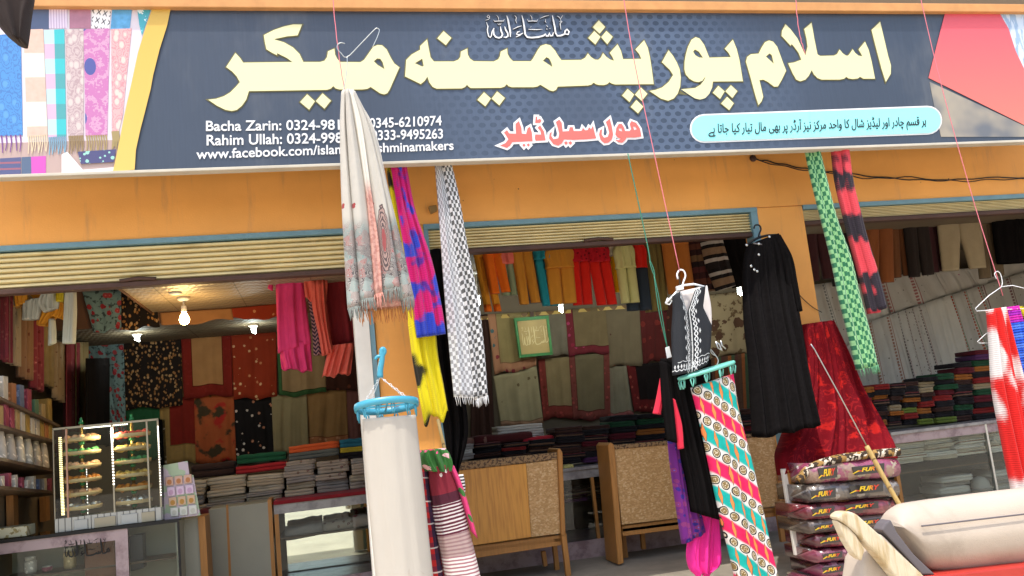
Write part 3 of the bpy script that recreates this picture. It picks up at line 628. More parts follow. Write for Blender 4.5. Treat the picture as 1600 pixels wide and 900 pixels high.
# left wall: cloths hung in a row along it (a wall running away from the street)
WX = -2.22
def wallcloth(label, xl, xr, yt, yb, m, seed, yt2=None, yb2=None):
    mb = MB(); A = [PX(xl, yt, WX), PX(xl, (yt+yb)/2, WX), PX(xl, yb, WX)]; B = [PX(xr, yt2 or yt, WX), PX(xr, (yt+yb)/2+5, WX), PX(xr, yb2 or yb+8, WX)]
    nu, nv = 20, 10; fr = []; uv = []; nuv = []
    for i in range(nv+1):
        for j in range(nu+1):
            t = j/nu; p = lerp(cat(A, i/nv), cat(B, i/nv), t); p = p+Vector((.02*math.sin(t*14+seed)+.012*math.sin(t*31+seed*2)+.02, 0, 0)); fr.append(p)
            uv.append((t*.45, i/nv*.9)); nuv.append((t, i/nv))
    m_ = nu+1; n = len(fr); bk = [p+Vector((-.01, 0, 0)) for p in fr]; fs = []
    for i in range(nv):
        for j in range(nu):
            o = i*m_+j; fs += [(o, o+m_, o+m_+1, o+1), (n+o, n+o+1, n+o+m_+1, n+o+m_)]
    for j in range(nu): o = nv*m_+j; fs += [(o+1, o, n+o, n+o+1), (j, j+1, n+j+1, n+j)]
    for i in range(nv): o = i*m_; fs += [(o+m_, o, n+o, n+o+m_), (o+nu, o+m_+nu, n+o+m_+nu, n+o+nu)]
    mb.add(fr+bk, fs, uv*2, nuv*2, True)
    return solo('hanging_suit', label, 'suit cloth', mb, m, 'suit lengths hung along the left wall')
m_lred = dots('fab_wall_red', (0.149, 0.025, 0.031), [(0.198, 0.050, 0.050), (0.087, 0.012, 0.012)], 16, .3); m_lcream = dots('fab_wall_cream', (0.223, 0.167, 0.105), [(0.124, 0.062, 0.037)], 14, .2, density=.5)
m_lbrown = dots('fab_wall_brown', (0.161, 0.087, 0.046), [(0.093, 0.031, 0.019)], 10, .25); m_lkhaki = fab('fab_wall_khaki', (0.186, 0.136, 0.062), .35); m_black = fab('fab_black', (.008, .007, .007), .3, 1.0, sheen=.0, spec=.0)
for a in (('red suit length at the far left edge of the left wall', 2, 10, 460, 560, m_lred, 1), ('cream speckled suit length beside the red one at far left', 9, 25, 462, 566, m_lcream, 2),
          ('brown printed suit length below the orange sleeve', 25, 46, 480, 588, m_lbrown, 3), ('dark red suit length below the pale blue garments', 45, 64, 495, 605, m_lred, 4),
          ('khaki suit length hanging left of the white trousers', 64, 82, 505, 600, m_lkhaki, 5), ('cream banded suit length below the white trousers', 80, 97, 535, 622, m_lcream, 6),
          ('long dark red suit length beside the khaki one above the glass case', 96, 117, 536, 668, m_lred, 7), ('olive suit length hanging before the black cloth', 113, 132, 535, 665, m_lkhaki, 8)):
    wallcloth(*a)
WX = -2.0
wallcloth('long black cloth left of the blue rose shawl', 132, 168, 560, 690, m_black, 9)
# shelves of small goods on the left wall
SX = -2.15
shelf = thing('wall_shelf', 'dark wall rack of perfume and cosmetic boxes along the left wall', 'shelf', PX(40, 760, SX))
WOODD = mat('dark_shelf_wood', lambda t: stain(t, (.10, .065, .04), 12, .3), .5); WOODT = mat('teak_post', lambda t: t.mul((.32, .15, .05), t.noise(4, 4, 12, 1)*.8+.55), .5)
rows = [(616, 664), (661, 690), (713, 735), (758, 768)]
for ya, yb in rows:
    A, B = PX(-6, ya, SX), PX(94, yb, SX)
    part('shelf_board', MB().prism([A, B, B+Vector((-.24, 0, 0)), A+Vector((-.24, 0, 0))], (0, 0, -.022)), WOODD, shelf)
for x, y in ((24, 764), (74, 770)):
    A = PX(x, y, -2.33); part('post', MB().box(A.x-.05, A.x, A.y-.05, A.y+.06, .895, A.z-.03), WOODT, shelf)
BOXC = [(.42, .30, .14), (.55, .50, .42), (.35, .14, .05), (.12, .16, .26), (.28, .05, .08), (.34, .22, .06), (.5, .44, .36), (.10, .20, .12)]
BOXM = [mat('carton_%s' % n, (lambda c: lambda t: t.mix(t.vor(30)[0].lt(.3), t.mul(c, t.noise(20, 2)*.5+.7), tuple(min(1, x*1.6+.04) for x in c)))(c), .35, None, .4)
        for n, c in zip(('tan', 'ivory', 'amber', 'navy', 'wine', 'mustard', 'pearl', 'green'), BOXC)]
BOXN = ['tan', 'ivory', 'amber', 'navy', 'wine', 'mustard', 'pearl', 'green']
rn = random.Random(3)
def onshelf(ri, k, n, h, w, d, ci, where, kind='carton', catg='box', shape='box'):
    ya, yb = rows[ri]; A, B = PX(-4, ya, SX), PX(90, yb, SX); t = (k+.5)/n; p = lerp(A, B, t)+Vector((-.03, 0, .003))
    lab = f"{BOXN[ci]} {'bottle' if shape != 'box' else 'carton'}, {ORD[k]} from the left on {where}"
    if shape == 'box':
        solo(kind, lab, catg, MB().box(p.x-d, p.x, p.y-w/2, p.y+w/2, p.z, p.z+h), BOXM[ci], 'goods on the left wall shelves', .003)
    else:
        root = thing(kind, lab, catg, p, 'goods on the left wall shelves')
        c = p+Vector((-.05, 0, 0)); s = [(.0, 0), (.042, .002), (.046, .03), (.036, h*.55), (.026, h*.8), (.016, h*.88), (.016, h*.93)]
        part('bottle_body', MB().lathe(s, c, 12), BOXM[ci], root); part('cap', MB().lathe([(.019, h*.93), (.02, h*1.06), (.012, h*1.07)], c, 10), WHITEP, root)
for k in range(8): onshelf(0, k, 8, rn.uniform(.13, .22), .10, .1, [1, 1, 2, 3, 4, 7, 0, 5][k], 'the top shelf of the left wall')
for k in range(12): onshelf(1, k, 12, rn.uniform(.13, .19), .085, .1, [4, 0, 4, 4, 0, 1, 5, 1, 6, 5, 2, 5][k], 'the second shelf of the left wall')
for k in range(7): onshelf(2, k, 7, .26, .12, .1, [6, 1, 6, 6, 1, 6, 6][k], 'the third shelf of the left wall', 'lotion_bottle', 'bottle', 'b')
for k in range(10): onshelf(3, k, 10, rn.uniform(.07, .11), .06, .06, [4, 1, 4, 1, 4, 1, 1, 3, 1, 4][k], 'the lowest shelf of the left wall')

# ------------------------------------------------------------------ garments hung under the ceiling
def garment(name, label, catg, rows, Y, m, group=None, bulge=.05, folds=4, amp=.012, nu=26, nv=16, seed=0, **k):
    return solo(name, label, catg, cloth(MB(), rows, Y, folds=folds, amp=amp, nu=nu, nv=nv, bulge=bulge, seed=seed, **k), m, group)
def trousers(label, xl, yl, xr, yr, yb, m, Y, lean=.14, seed=0, group='trousers hung in a row', gap=.02, waist=None, cuff=None, bl=None):
    """waist from (xl,yl) to (xr,yr); legs down to yb; two closed legs that meet at the crotch"""
    xl -= 2.5; xr += 3; w = xr-xl; h = yb-(yl+yr)/2; yc = .36; s = -(yr-yl)/max(w, 1)
    root = thing('trousers', label, 'trousers', P((xl+xr)/2, yb, Y), group)
    sx = lambda f: f*h*lean; mb = MB()
    mid = (xl+xr)/2
    def leg(a0, a1, b0, b1, sd, dy):
        r_ = []
        for f in (0, .18, .36, .6, .85, 1):
            g = max(0, (f-.3)/.7); L0 = xl+w*lerp(a0, b0, g)+sx(f); L1 = xl+w*lerp(a1, b1, g)+sx(f); y0 = lerp(yl, yr, (L0-xl-sx(f))/w)+h*f; y1 = lerp(yl, yr, (L1-xl-sx(f))/w)+h*f
            r_.append((L0, y0+dy*f, L1, y1+dy*f))
        cloth(mb, r_, Y, folds=1.1, amp=.006, nu=12, nv=14, bulge=.03, seed=sd)
    leg(0, .52, 0, .46-gap/2, seed, 0); leg(.48, 1, .54+gap/2, 1.0, seed+1, -h*.02)
    part('legs', mb, m, root)
    wb = MB(); cloth(wb, [(xl-.6, yl-1, xr+.6, yr-1), (xl-.3+sx(.07), yl+h*.07, xr+.3+sx(.07), yr+h*.07)], Y-.006, folds=6, amp=.004, nu=20, nv=3, bulge=.046, seed=seed, smooth=False)
    part('waistband', wb, waist or m, root)
    if cuff:
        cm = MB()
        for a, b in ((0, .42), (.58, 1)):
            cloth(cm, [(xl+w*a+sx(.9), yb-h*.1-w*a*s*.5, xl+w*b+sx(.9), yb-h*.1-w*b*s*.5), (xl+w*a+sx(1)-.5, yb+1-w*a*s*.5, xl+w*b+sx(1)+.5, yb+1-w*b*s*.5)], Y-.005, folds=1.6, amp=.004, nu=10, nv=2, bulge=.045, smooth=False)
        part('cuff', cm, cuff, root)
    return root
def suit(label, xl, yl, xr, yr, yt, yb, mt, mb_, Y, seed=0, lean=.14, catg='child suit'):
    """a child's suit on one hanger: blouse over trousers"""
    xl -= 2; xr += 3; w = xr-xl; root = thing('child_suit', label, catg, P((xl+xr)/2, yb, Y), 'children\'s suits hung in a row'); d = (yt-yl)*lean; sl_ = (yr-yl)
    part('blouse', cloth(MB(), [(xl+w*.12, yl, xr-w*.12, yl+sl_*.8), (xl-w*.05+d*.3, yl+(yt-yl)*.3, xr+w*.05+d*.3, yr+(yt-yl)*.3), (xl+d*.8, yl+(yt-yl)*.8, xr+d*.8, yr+(yt-yl)*.8), (xl-w*.03+d, yt+2, xr+w*.03+d, yt+2+sl_)], Y-.02, folds=3, amp=.012, nu=20, nv=10, bulge=.06, seed=seed), mt, root)
    sm_ = MB()
    for a, b, c, e in ((0, .5, .02, .49), (.5, 1, .51, .98)):
        r_ = []
        for f in (0, .4, .75, 1):
            h = yb-yt; L0 = xl+w*lerp(a, c, f)+d+f*h*lean; L1 = xl+w*lerp(b, e, f)+d+f*h*lean; r_.append((L0, yt+h*f+sl_*a, L1, yt+h*f+sl_*b))
        cloth(sm_, r_, Y, folds=1.1, amp=.006, nu=12, nv=10, bulge=.035, seed=seed+3)
    part('trousers', sm_, mb_, root)
    return root
cA = lambda n, c: fab('fab_'+n, c, .18)
c_amber = cA('amber', (.70, .30, .03)); c_orange = cA('orange', (.80, .16, .015)); c_pink = cA('salmon', (.78, .18, .14)); c_sage = cA('sage', (.28, .36, .22)); c_ochre = cA('ochre', (.55, .23, .03))
c_grey = cA('slate', (.15, .13, .15)); c_teal = cA('teal', (.02, .24, .30)); c_red = cA('red', (.62, .02, .012)); c_dred = dots('fab_red_lace', (.42, .012, .02), [(.16, .005, .01)], 30, .3, density=.8); c_yel = cA('yellow', (.80, .45, .01))
c_lime = cA('pale_green', (.55, .52, .22)); c_cream = cA('cream', (.62, .54, .40)); c_jean = cA('denim', (.03, .04, .055)); c_olive = cA('olive', (.20, .15, .05)); c_rust = cA('rust', (.45, .15, .03)); c_crim = cA('crimson', (.35, .015, .02))
GY = 1.15
trousers('amber child trousers with red cuffs, leftmost of the row in the middle bay', 742, 396, 762, 394, 486, c_amber, GY+.06, .20, 1, cuff=c_orange)
trousers('bright orange child trousers second in the row of the middle bay', 756, 393, 782, 391, 458, c_orange, GY-.05, .2, 2)
suit('salmon blouse over sage green trousers', 776, 391, 799, 389, 412, 462, c_pink, c_sage, GY, 3, .14)
trousers('ochre child trousers below a small slate top', 801, 390, 828, 388, 475, c_ochre, GY-.05, .16, 4)
suit('slate grey suit half hidden behind the teal one', 812, 388, 838, 386, 406, 474, c_grey, c_grey, GY+.12, 5, .2)
suit('teal blouse and trousers with gathered hem', 834, 387, 856, 386, 404, 478, c_teal, c_teal, GY-.03, 6, .17)
suit('ochre orange blouse with matching long trousers', 852, 387, 890, 384, 418, 476, c_ochre, c_ochre, GY-.06, 7, .1)
suit('red suit with dark lacy blouse beside the ochre suit', 890, 385, 917, 383, 408, 477, c_dred, c_red, GY-.02, 8, .08)
suit('red suit with dark lacy blouse and crimson leg beside the yellow trousers', 918, 384, 946, 382, 408, 477, c_dred, c_red, GY-.05, 9, .18)
suit('cream top over yellow trousers', 941, 382, 961, 381, 399, 457, c_cream, c_yel, GY+.05, 10, .13)
suit('pale green suit with puffed blouse', 960, 382, 985, 380, 418, 474, c_lime, c_lime, GY-.05, 11, .14)
suit('red top over dark denim trousers behind the green cord', 969, 381, 1004, 379, 418, 486, c_orange if False else c_red, c_jean, GY+.08, 12, .12)
garment('hanging_shirt', 'olive shirt hanging right of the red top', 'shirt', [(1004, 379, 1036, 377), (1006, 420, 1040, 418), (1010, 488, 1044, 484)], GY+.12, c_olive, 'clothes hung in the middle bay', seed=4)
trousers('rust brown trousers behind the pink string', 1036, 378, 1072, 375, 458, c_rust, GY-.02, .14, 13)
m_st1 = stripes('fab_dark_stripes', [(.05, .02, .02), (.13, .045, .03), (.04, .02, .02), (.18, .10, .05), (.03, .02, .02), (.10, .03, .03)], .34)
m_st2 = stripes('fab_tan_stripes', [(.015, .012, .012), (.42, .38, .34), (.015, .012, .012), (.24, .15, .09), (.24, .15, .09), (.015, .012, .012), (.45, .4, .36), (.02, .015, .015), (.02, .015, .015)], .30)
garment('hanging_sweater', 'dark maroon striped sweater in the middle bay', 'sweater', [(1072, 375, 1108, 373), (1076, 410, 1116, 407), (1084, 458, 1122, 453)], GY+.06, m_st1, 'sweaters hung in the middle bay', bulge=.07, seed=5)
garment('hanging_sweater', 'black and tan striped sweater hanging left of the black dress', 'sweater', [(1094, 374, 1128, 371), (1103, 412, 1138, 406), (1120, 455, 1150, 446)], GY-.05, m_st2, 'sweaters hung in the middle bay', bulge=.07, seed=6, folds=2)
garment('hanging_sweater', 'plain black sweater behind the black dress', 'sweater', [(1124, 372, 1175, 368), (1132, 412, 1180, 406), (1146, 450, 1186, 440)], GY, m_black, 'sweaters hung in the middle bay', bulge=.07, seed=7)

# left bay garments
m_magenta = fab('fab_magenta', (.62, .045, .16)); m_coral = fab('fab_coral', (.70, .13, .09)); m_maroon = fab('fab_maroon', (.20, .02, .025)); m_zig = mat('fab_zigzag', lambda t: t.mix(((t.v*30+((t.u*24).fr()-.5).ab()*1.4).fr()).gt(.55), (.03, .015, .03), (.30, .16, .16)), .9, weave, .1)
DY = .95
t = thing('hanging_dress', 'magenta two tier dress hanging inside the left bay', 'dress', P(463, 580, DY), 'dresses hung in the left bay')
part('bodice', cloth(MB(), [(430, 437, 474, 434), (432, 480, 479, 478), (434, 552, 487, 536)], DY, folds=2.4, amp=.016, nu=36, nv=16, bulge=.06, seed=2), m_magenta, t)
part('skirt_tier', cloth(MB(), [(437, 540, 486, 532), (438, 560, 487, 558), (440, 576, 488, 581)], DY+.02, folds=3.5, amp=.02, nu=40, nv=10, bulge=.07, seed=3, hem=.01), m_magenta, t)
part('sleeve', cloth(MB(), [(418, 438, 428, 437), (419, 446, 427, 445), (418, 450, 426, 455)], DY, folds=2, amp=.004, nu=10, nv=6, bulge=.03), m_magenta, t)
t = thing('hanging_dress', 'coral dress with scalloped jacket and ruffled tier hanging inside the left bay', 'dress', P(525, 590, DY), 'dresses hung in the left bay')
part('jacket', cloth(MB(), [(474, 434, 511, 431), (475, 450, 512, 447), (477, 466, 510, 467)], DY-.05, folds=3, amp=.015, nu=26, nv=10, bulge=.05, seed=4, hem=.02), m_coral, t)
part('front_panel', cloth(MB(), [(485, 440, 508, 438), (488, 480, 510, 478), (497, 520, 514, 515), (503, 556, 522, 550)], DY-.08, folds=3, amp=.015, nu=24, nv=14, bulge=.04, seed=5), m_coral, t)
part('ruffle', cloth(MB(), [(513, 541, 553, 536), (510, 556, 552, 552), (503, 590, 548, 583)], DY-.03, folds=4, amp=.024, nu=40, nv=12, bulge=.05, seed=6, hem=.012), m_coral, t)
garment('hanging_dress', 'deep maroon dress behind the coral dress', 'dress', [(505, 433, 575, 428), (507, 480, 578, 475), (512, 541, 580, 530)], DY+.10, m_maroon, 'dresses hung in the left bay', bulge=.07, folds=3, amp=.018, nu=40, seed=8)
garment('hanging_scarf', 'narrow black zigzag patterned scarf between the magenta and coral dresses', 'scarf', [(479, 460, 492, 458), (486, 500, 500, 498), (490, 556, 504, 554)], DY-.02, m_zig, None, bulge=.03, folds=1.5, amp=.006, nu=14, seed=9)
# yellow and white garments at the left
m_white2 = fab('fab_pale_blue_white', (.42, .44, .40), .12); m_ora2 = fab('fab_marigold', (.60, .27, .03))
LY = .75
garment('blouse', 'marigold sleeve hanging at the far left under the shutter', 'top', [(21, 460, 43, 458), (20, 470, 43, 468), (22, 482, 42, 473)], LY, m_ora2, 'yellow and white clothes at the left', seed=1)
garment('blouse', 'pale white blouse front hanging between marigold sleeves', 'top', [(66, 456, 89, 455), (60, 474, 92, 472), (68, 488, 90, 482)], LY-.02, m_white2, 'yellow and white clothes at the left', seed=2)
garment('blouse', 'pale white short sleeve hanging lowest beside the marigold hem', 'top', [(43, 470, 66, 466), (35, 476, 66, 476), (35, 500, 60, 499)], LY+.02, m_white2, 'yellow and white clothes at the left', seed=3)
garment('blouse', 'marigold blouse hem with two pointed flaps', 'top', [(45, 458, 72, 456), (62, 480, 104, 474), (58, 506, 78, 506), (64, 508, 76, 508)], LY+.08, m_ora2, 'yellow and white clothes at the left', seed=4)
garment('blouse', 'marigold flap hanging against the white trouser leg', 'top', [(88, 456, 100, 455), (84, 485, 104, 484), (80, 493, 100, 500)], LY+.05, m_ora2, 'yellow and white clothes at the left', seed=6)
garment('blouse', 'bright yellow cloth tip beside the white trouser leg', 'top', [(88, 456, 100, 455), (88, 464, 100, 463), (89, 472, 99, 471)], LY-.03, cA('lemon', (.62, .50, .03)), 'yellow and white clothes at the left', seed=5)
t = thing('trousers', 'white trousers with thin dark hem lines hanging at the left', 'trousers', P(100, 538, LY), 'yellow and white clothes at the left')
part('leg', cloth(MB(), [(100, 456, 119, 455), (100, 490, 119, 488), (98, 537, 117, 536)], LY, folds=1.5, amp=.012, nu=16, nv=12, bulge=.05, seed=2), m_white2, t)
part('leg', cloth(MB(), [(76, 500, 86, 498), (75, 520, 87, 518), (75, 540, 87, 535)], LY+.04, folds=1.5, amp=.01, nu=14, nv=8, bulge=.04, seed=3), m_white2, t)

# ------------------------------------------------------------------ back wall of the middle bay
rb = (0.187, 0.018, 0.029); rp = (0.302, 0.058, 0.086)
panelcloth('dark brown shawl behind the black and white checked scarf', (738, 492), (763, 491), (774, 692), (735, 694), BW+.02, fab('fab_umber', (0.036, 0.016, 0.012)))
panelcloth('tan shawl with peach border of teal paisleys behind the framed calligraphy', (762, 491), (836, 487), (838, 573), (773, 586), BW, border('fab_tan_peach', (0.245, 0.187, 0.079), (0.360, 0.173, 0.094), [(0.058, 0.122, 0.130), (0.360, 0.173, 0.094), (0.216, 0.036, 0.043)], .16, 'lb', sc=12))
panelcloth('plain grey brown shawl right of the framed calligraphy', (836, 487), (884, 484), (890, 555), (841, 558), BW+.01, fab('fab_grey_brown', (0.144, 0.122, 0.086)))
panelcloth('tan shawl with a crimson and pink flower border', (883, 484), (946, 480), (952, 551), (889, 555), BW, border('fab_tan_crimson', (0.158, 0.115, 0.058), (0.144, 0.022, 0.029), [(0.324, 0.043, 0.101), (0.216, 0.022, 0.043)], .17, 'lb', sc=14))
panelcloth('olive brown shawl with faint dots', (945, 480), (999, 477), (1006, 570), (951, 573), BW+.01, dots('fab_olive_dots', (0.130, 0.101, 0.061), [(0.072, 0.029, 0.022)], 7, .14, density=.6))
panelcloth('dark red floral shawl with striped lower edge', (998, 477), (1042, 473), (1042, 562), (1005, 568), BW+.02, dots('fab_dkred_floral', (0.072, 0.014, 0.013), [(0.144, 0.022, 0.018), (0.036, 0.007, 0.007)], 10, .38))
panelcloth('plain beige shawl with sparse motifs above the white folded cloths', (771, 588), (838, 572), (849, 664), (783, 668), BW+.015, border('fab_beige_motif', (0.259, 0.216, 0.122), (0.288, 0.158, 0.094), [(0.288, 0.144, 0.086)], .10, 'b', (0.122, 0.086, 0.043)))
panelcloth('tan shawl with a red flowered corner border', (841, 562), (891, 557), (897, 652), (849, 655), BW+.02, border('fab_tan_redcorner', (0.187, 0.137, 0.068), (0.158, 0.029, 0.022), [(0.259, 0.043, 0.036), (0.108, 0.022, 0.014)], .2, 'lb', sc=18))
panelcloth('olive shawl framed with small red flowers', (889, 556), (952, 551), (954, 654), (896, 657), BW+.012, border('fab_olive_redframe', (0.122, 0.097, 0.054), (0.137, 0.036, 0.029), [(0.245, 0.050, 0.043), (0.115, 0.029, 0.022)], .14, 'lrb', sc=18))
panelcloth('greyish shawl with a pink edge beside the black shawl', (951, 573), (980, 571), (991, 650), (953, 653), BW+.025, border('fab_grey_pink', (0.158, 0.137, 0.094), (0.259, 0.086, 0.079), [(0.259, 0.072, 0.072)], .09, 'b'))
panelcloth('black shawl with a red flowered border', (979, 571), (1030, 566), (1037, 642), (991, 645), BW+.02, border('fab_black_red', (0.009, 0.006, 0.006), (0.094, 0.011, 0.011), [(0.245, 0.058, 0.043), (0.144, 0.014, 0.014)], .26, 'lb', sc=16))
panelcloth('dark wine shawl behind the embroidered waistcoat', (1040, 473), (1110, 463), (1112, 566), (1042, 570), BW+.03, m_dkbrown)
panelcloth('tan shawl with dark brown flower sprays right of the waistcoat', (1108, 461), (1200, 450), (1204, 545), (1110, 560), BW+.01, dots('fab_tan_sprays', (0.245, 0.187, 0.108), [(0.072, 0.036, 0.022), (0.101, 0.036, 0.022)], 6, .42, leaf=(0.094, 0.058, 0.029), density=.8))
panelcloth('black cloth below the dark wine shawl', (1034, 568), (1112, 562), (1116, 660), (1040, 662), BW+.02, m_black)
panelcloth('brown skirt cloth with orange and green stripes behind the waistcoat hem', (1111, 560), (1204, 545), (1208, 650), (1115, 660), BW+.015, stripes('fab_skirt_stripes', [(0.072, 0.036, 0.022), (0.216, 0.065, 0.022), (0.043, 0.065, 0.036), (0.072, 0.029, 0.022)], .18, 'u'))
fr_ = thing('framed_calligraphy', 'gilt calligraphy panel in a green frame on the back wall of the middle bay', 'picture', P(834, 558, BW-.05))
FY = BW-.06
part('backing', MB().slab([(808, 501), (854, 497), (861, 551), (815, 555)], FY, .03), mat('gilt_panel', lambda t: t.mul((.42, .30, .11), t.noise(8, 3)*.5+.75), .5), fr_)
GREENF = mat('green_frame', lambda t: stain(t, (.05, .20, .06), 30, .3), .45)
for q in ([(803.5, 497), (857, 493), (855, 498), (807, 502)], [(857, 493), (864, 554), (860, 551), (854, 498)], [(864, 554), (812, 559), (815, 554), (861, 550)], [(812, 559), (803.5, 497), (807.5, 501), (815, 555)]):
    part('frame', MB().slab(q, FY-.02, .05), GREENF, fr_)
GOLDR = mat('raised_gold', (.62, .50, .24), .45, metal=.2)
calli('calligraphy_relief', lambda x, y: (811+x*.031+y*.011*.5, 507+y*.078-x*.0025), FY, .00042, GOLDR, fr_, .006)
part('hanging_hook', MB().slab([(828, 487), (834, 487), (834, 496), (829, 496)], FY, .02), BROWNBAR, fr_)

# ------------------------------------------------------------------ right bay: white fabrics, trousers
GW = (.46, .43, .38)
def wcol(name, accent, per=.2, dens=.5, vert=True, two=None):
    def fn(t):
        d, c = t.vor(16, 1, 1); sp = (d+t.noise(60, 2)*.1).lt(.2)*c[0].lt(dens)
        k = ((t.nu/per).fr()); ln = k.lt(.10); ln2 = (k-.16).ab().lt(.015)
        dash = (t.v*26).fr().gt(.35)
        o = t.mix(sp, GW, tuple(x*.35 for x in GW)); o = t.mix(ln*dash, o, accent); o = t.mix(ln2, o, two or accent)
        return t.mul(o, t.noise(5, 4)*.35+.8)
    return mat(name, fn, .9, weave, .12)
def wplain(name, c=GW, sp=(.25, .2, .18)): return dots(name, c, [sp], 10, .12, .12, density=.5)
RG = 'white embroidered lengths on the right bay wall'
W1, W2 = 2.86, 2.80
for lab, q, Y, m in (
  ('white length with dark dotted lines at the left of the right bay', ((1262, 446), (1330, 437), (1364, 566), (1306, 590)), W1, wcol('fab_w1', (.16, .15, .14), .33)),
  ('pale plain white length behind the red and black scarf', ((1328, 438), (1377, 432), (1396, 492), (1348, 508)), W1+.01, wplain('fab_w2')),
  ('white length with a red flower column in the upper row', ((1375, 433), (1461, 423), (1480, 463), (1392, 492)), W1, wcol('fab_w3', (.30, .12, .11), .5)),
  ('white length with mauve corner flowers in the upper row', ((1459, 424), (1513, 419), (1532, 448), (1478, 464)), W1+.01, wplain('fab_w4', GW, (.34, .12, .2))),
  ('white length with teal and red spots at the right end of the upper row', ((1511, 420), (1610, 404), (1615, 424), (1530, 449)), W1, wplain('fab_w5', GW, (.1, .28, .3))),
  ('grey white length at the left of the lower row behind the green checked scarf', ((1308, 560), (1358, 502), (1380, 610), (1330, 625)), W2+.02, wplain('fab_w6', (.38, .36, .31))),
  ('white length with a thin red column in the lower row', ((1357, 503), (1403, 488), (1434, 600), (1378, 612)), W2, wcol('fab_w7', (.28, .14, .1), .6, .2)),
  ('white length with dark stripes and rows of dashes in the lower row', ((1402, 488), (1446, 474), (1480, 588), (1432, 602)), W2-.01, wcol('fab_w8', (.12, .09, .09), .25, .9, two=(.2, .05, .05))),
  ('plain white length in the middle of the lower row', ((1445, 474), (1486, 460), (1524, 572), (1478, 590)), W2, wplain('fab_w9', (.50, .47, .41), (.44, .4, .36))),
  ('white length with a column of red and green flowers in the lower row', ((1485, 461), (1531, 446), (1570, 552), (1522, 574)), W2-.01, wcol('fab_w10', (.34, .08, .04), .45, .5, two=(.08, .2, .1))),
  ('white length with small dark motifs at the right end of the lower row', ((1530, 447), (1610, 422), (1640, 530), (1565, 554)), W2, wcol('fab_w11', (.2, .1, .1), .5, .5))):
    panelcloth(lab, *q, Y, m, 'hanging_fabric', 'fabric', 3, .012, group=RG)
c_maroonk = cA('dark_maroon', (.045, .016, .018)); c_kbrown = cA('black_brown', (.022, .016, .014)); c_rustb = cA('rust_brown', (.20, .065, .022)); c_brown = cA('brown', (.13, .05, .02)); c_khaki = cA('khaki', (.30, .24, .15)); c_olv2 = cA('dark_olive', (.12, .085, .05))
RT = 'trousers hung in the right bay'
trousers('dark maroon trousers beside the orange pillar in the right bay', 1254, 356, 1294, 352, 438, c_maroonk, 1.7, .12, 21, RT)
trousers('dark brown trousers behind the green checked scarf', 1290, 353, 1330, 350, 446, c_kbrown, 1.75, .15, 22, RT)
trousers('rust brown trousers beside the red and black scarf', 1352, 350, 1392, 347, 444, c_rustb, 1.65, .03, 23, RT)
trousers('mid brown trousers right of the rust brown pair', 1388, 348, 1416, 345, 433, c_brown, 1.72, .10, 24, RT)
trousers('black brown trousers in the middle of the right bay row', 1413, 346, 1446, 343, 432, c_kbrown, 1.66, .12, 25, RT)
trousers('dark brown trousers left of the khaki pair', 1440, 344, 1468, 342, 425, c_maroonk, 1.7, .18, 26, RT)
trousers('khaki trousers with wide legs in the right bay', 1466, 342, 1528, 338, 422, c_khaki, 1.62, .12, 27, RT, gap=.16)
trousers('dark olive trousers right of the khaki pair', 1524, 339, 1556, 336, 434, c_olv2, 1.7, .10, 28, RT)
garment('hanging_jacket', 'black jacket at the right edge of the trousers row', 'jacket', [(1550, 337, 1606, 332), (1554, 370, 1606, 366), (1560, 412, 1606, 410)], 1.6, m_black, None, bulge=.09, seed=31)

# ------------------------------------------------------------------ counters
MARBLE = mat('mauve_marble', lambda t: t.mix(t.noise(6, 6, rough=.65).sm(.42, .62), (.34, .25, .25), (.20, .13, .14)), .3, None, .5)
MARBLEG = mat('grey_marble', lambda t: t.mix(t.noise(7, 6, rough=.65).sm(.4, .65), (.30, .28, .26), (.18, .16, .16)), .3, None, .5)
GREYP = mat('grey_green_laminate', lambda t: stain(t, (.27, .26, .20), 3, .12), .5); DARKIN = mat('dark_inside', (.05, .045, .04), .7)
OAK = mat('oak_laminate', lambda t: t.mul(t.mix(t.noise(3, 5, 14, 1).sm(.4, .65), (.58, .26, .04), (.46, .19, .028)), t.noise(9, 3, 30, .6)*.35+.82), .4, None, .4)
TEAKF = mat('teak_frame', lambda t: t.mul((.38, .17, .045), t.noise(4, 4, 14, 1)*.7+.6), .45)
CORK = mat('cork_chip_laminate', lambda t: t.mul(t.ramp(t.vor(55, 1, 1.6)[1][0], [(0, (.38, .21, .075)), (.3, (.48, .28, .115)), (.6, (.41, .23, .085)), (.85, (.54, .35, .17))]), t.noise(140, 2)*.5+.75), .5, None, .35)
CARVED = mat('carved_rail', lambda t: t.mix(t.noise(45, 4).gt(.52), (.24, .14, .06), (.07, .035, .015)), .55, lambda t: t.noise(45, 4), .3, bs=.6)
DARKEDGE = mat('black_rubber_edge', (.012, .011, .010), .5); REDCLOTH = fab('fab_counter_red', (.20, .015, .02))
def glassmat():
    m = bpy.data.materials.new('clear_glass'); m.use_nodes = True; nt = m.node_tree; nt.nodes.clear(); o = nt.nodes.new('ShaderNodeOutputMaterial'); mx = nt.nodes.new('ShaderNodeMixShader')
    f = nt.nodes.new('ShaderNodeFresnel'); f.inputs[0].default_value = 1.33; t = nt.nodes.new('ShaderNodeBsdfTransparent'); t.inputs[0].default_value = (.93, .96, .94, 1); g = nt.nodes.new('ShaderNodeBsdfGlossy'); g.inputs['Roughness'].default_value = .015
    nt.links.new(f.outputs[0], mx.inputs[0]); nt.links.new(t.outputs[0], mx.inputs[1]); nt.links.new(g.outputs[0], mx.inputs[2]); nt.links.new(mx.outputs[0], o.inputs[0]); return m
GLASS = glassmat(); STEEL = mat('brushed_steel', (.5, .5, .48), .3, metal=.9)
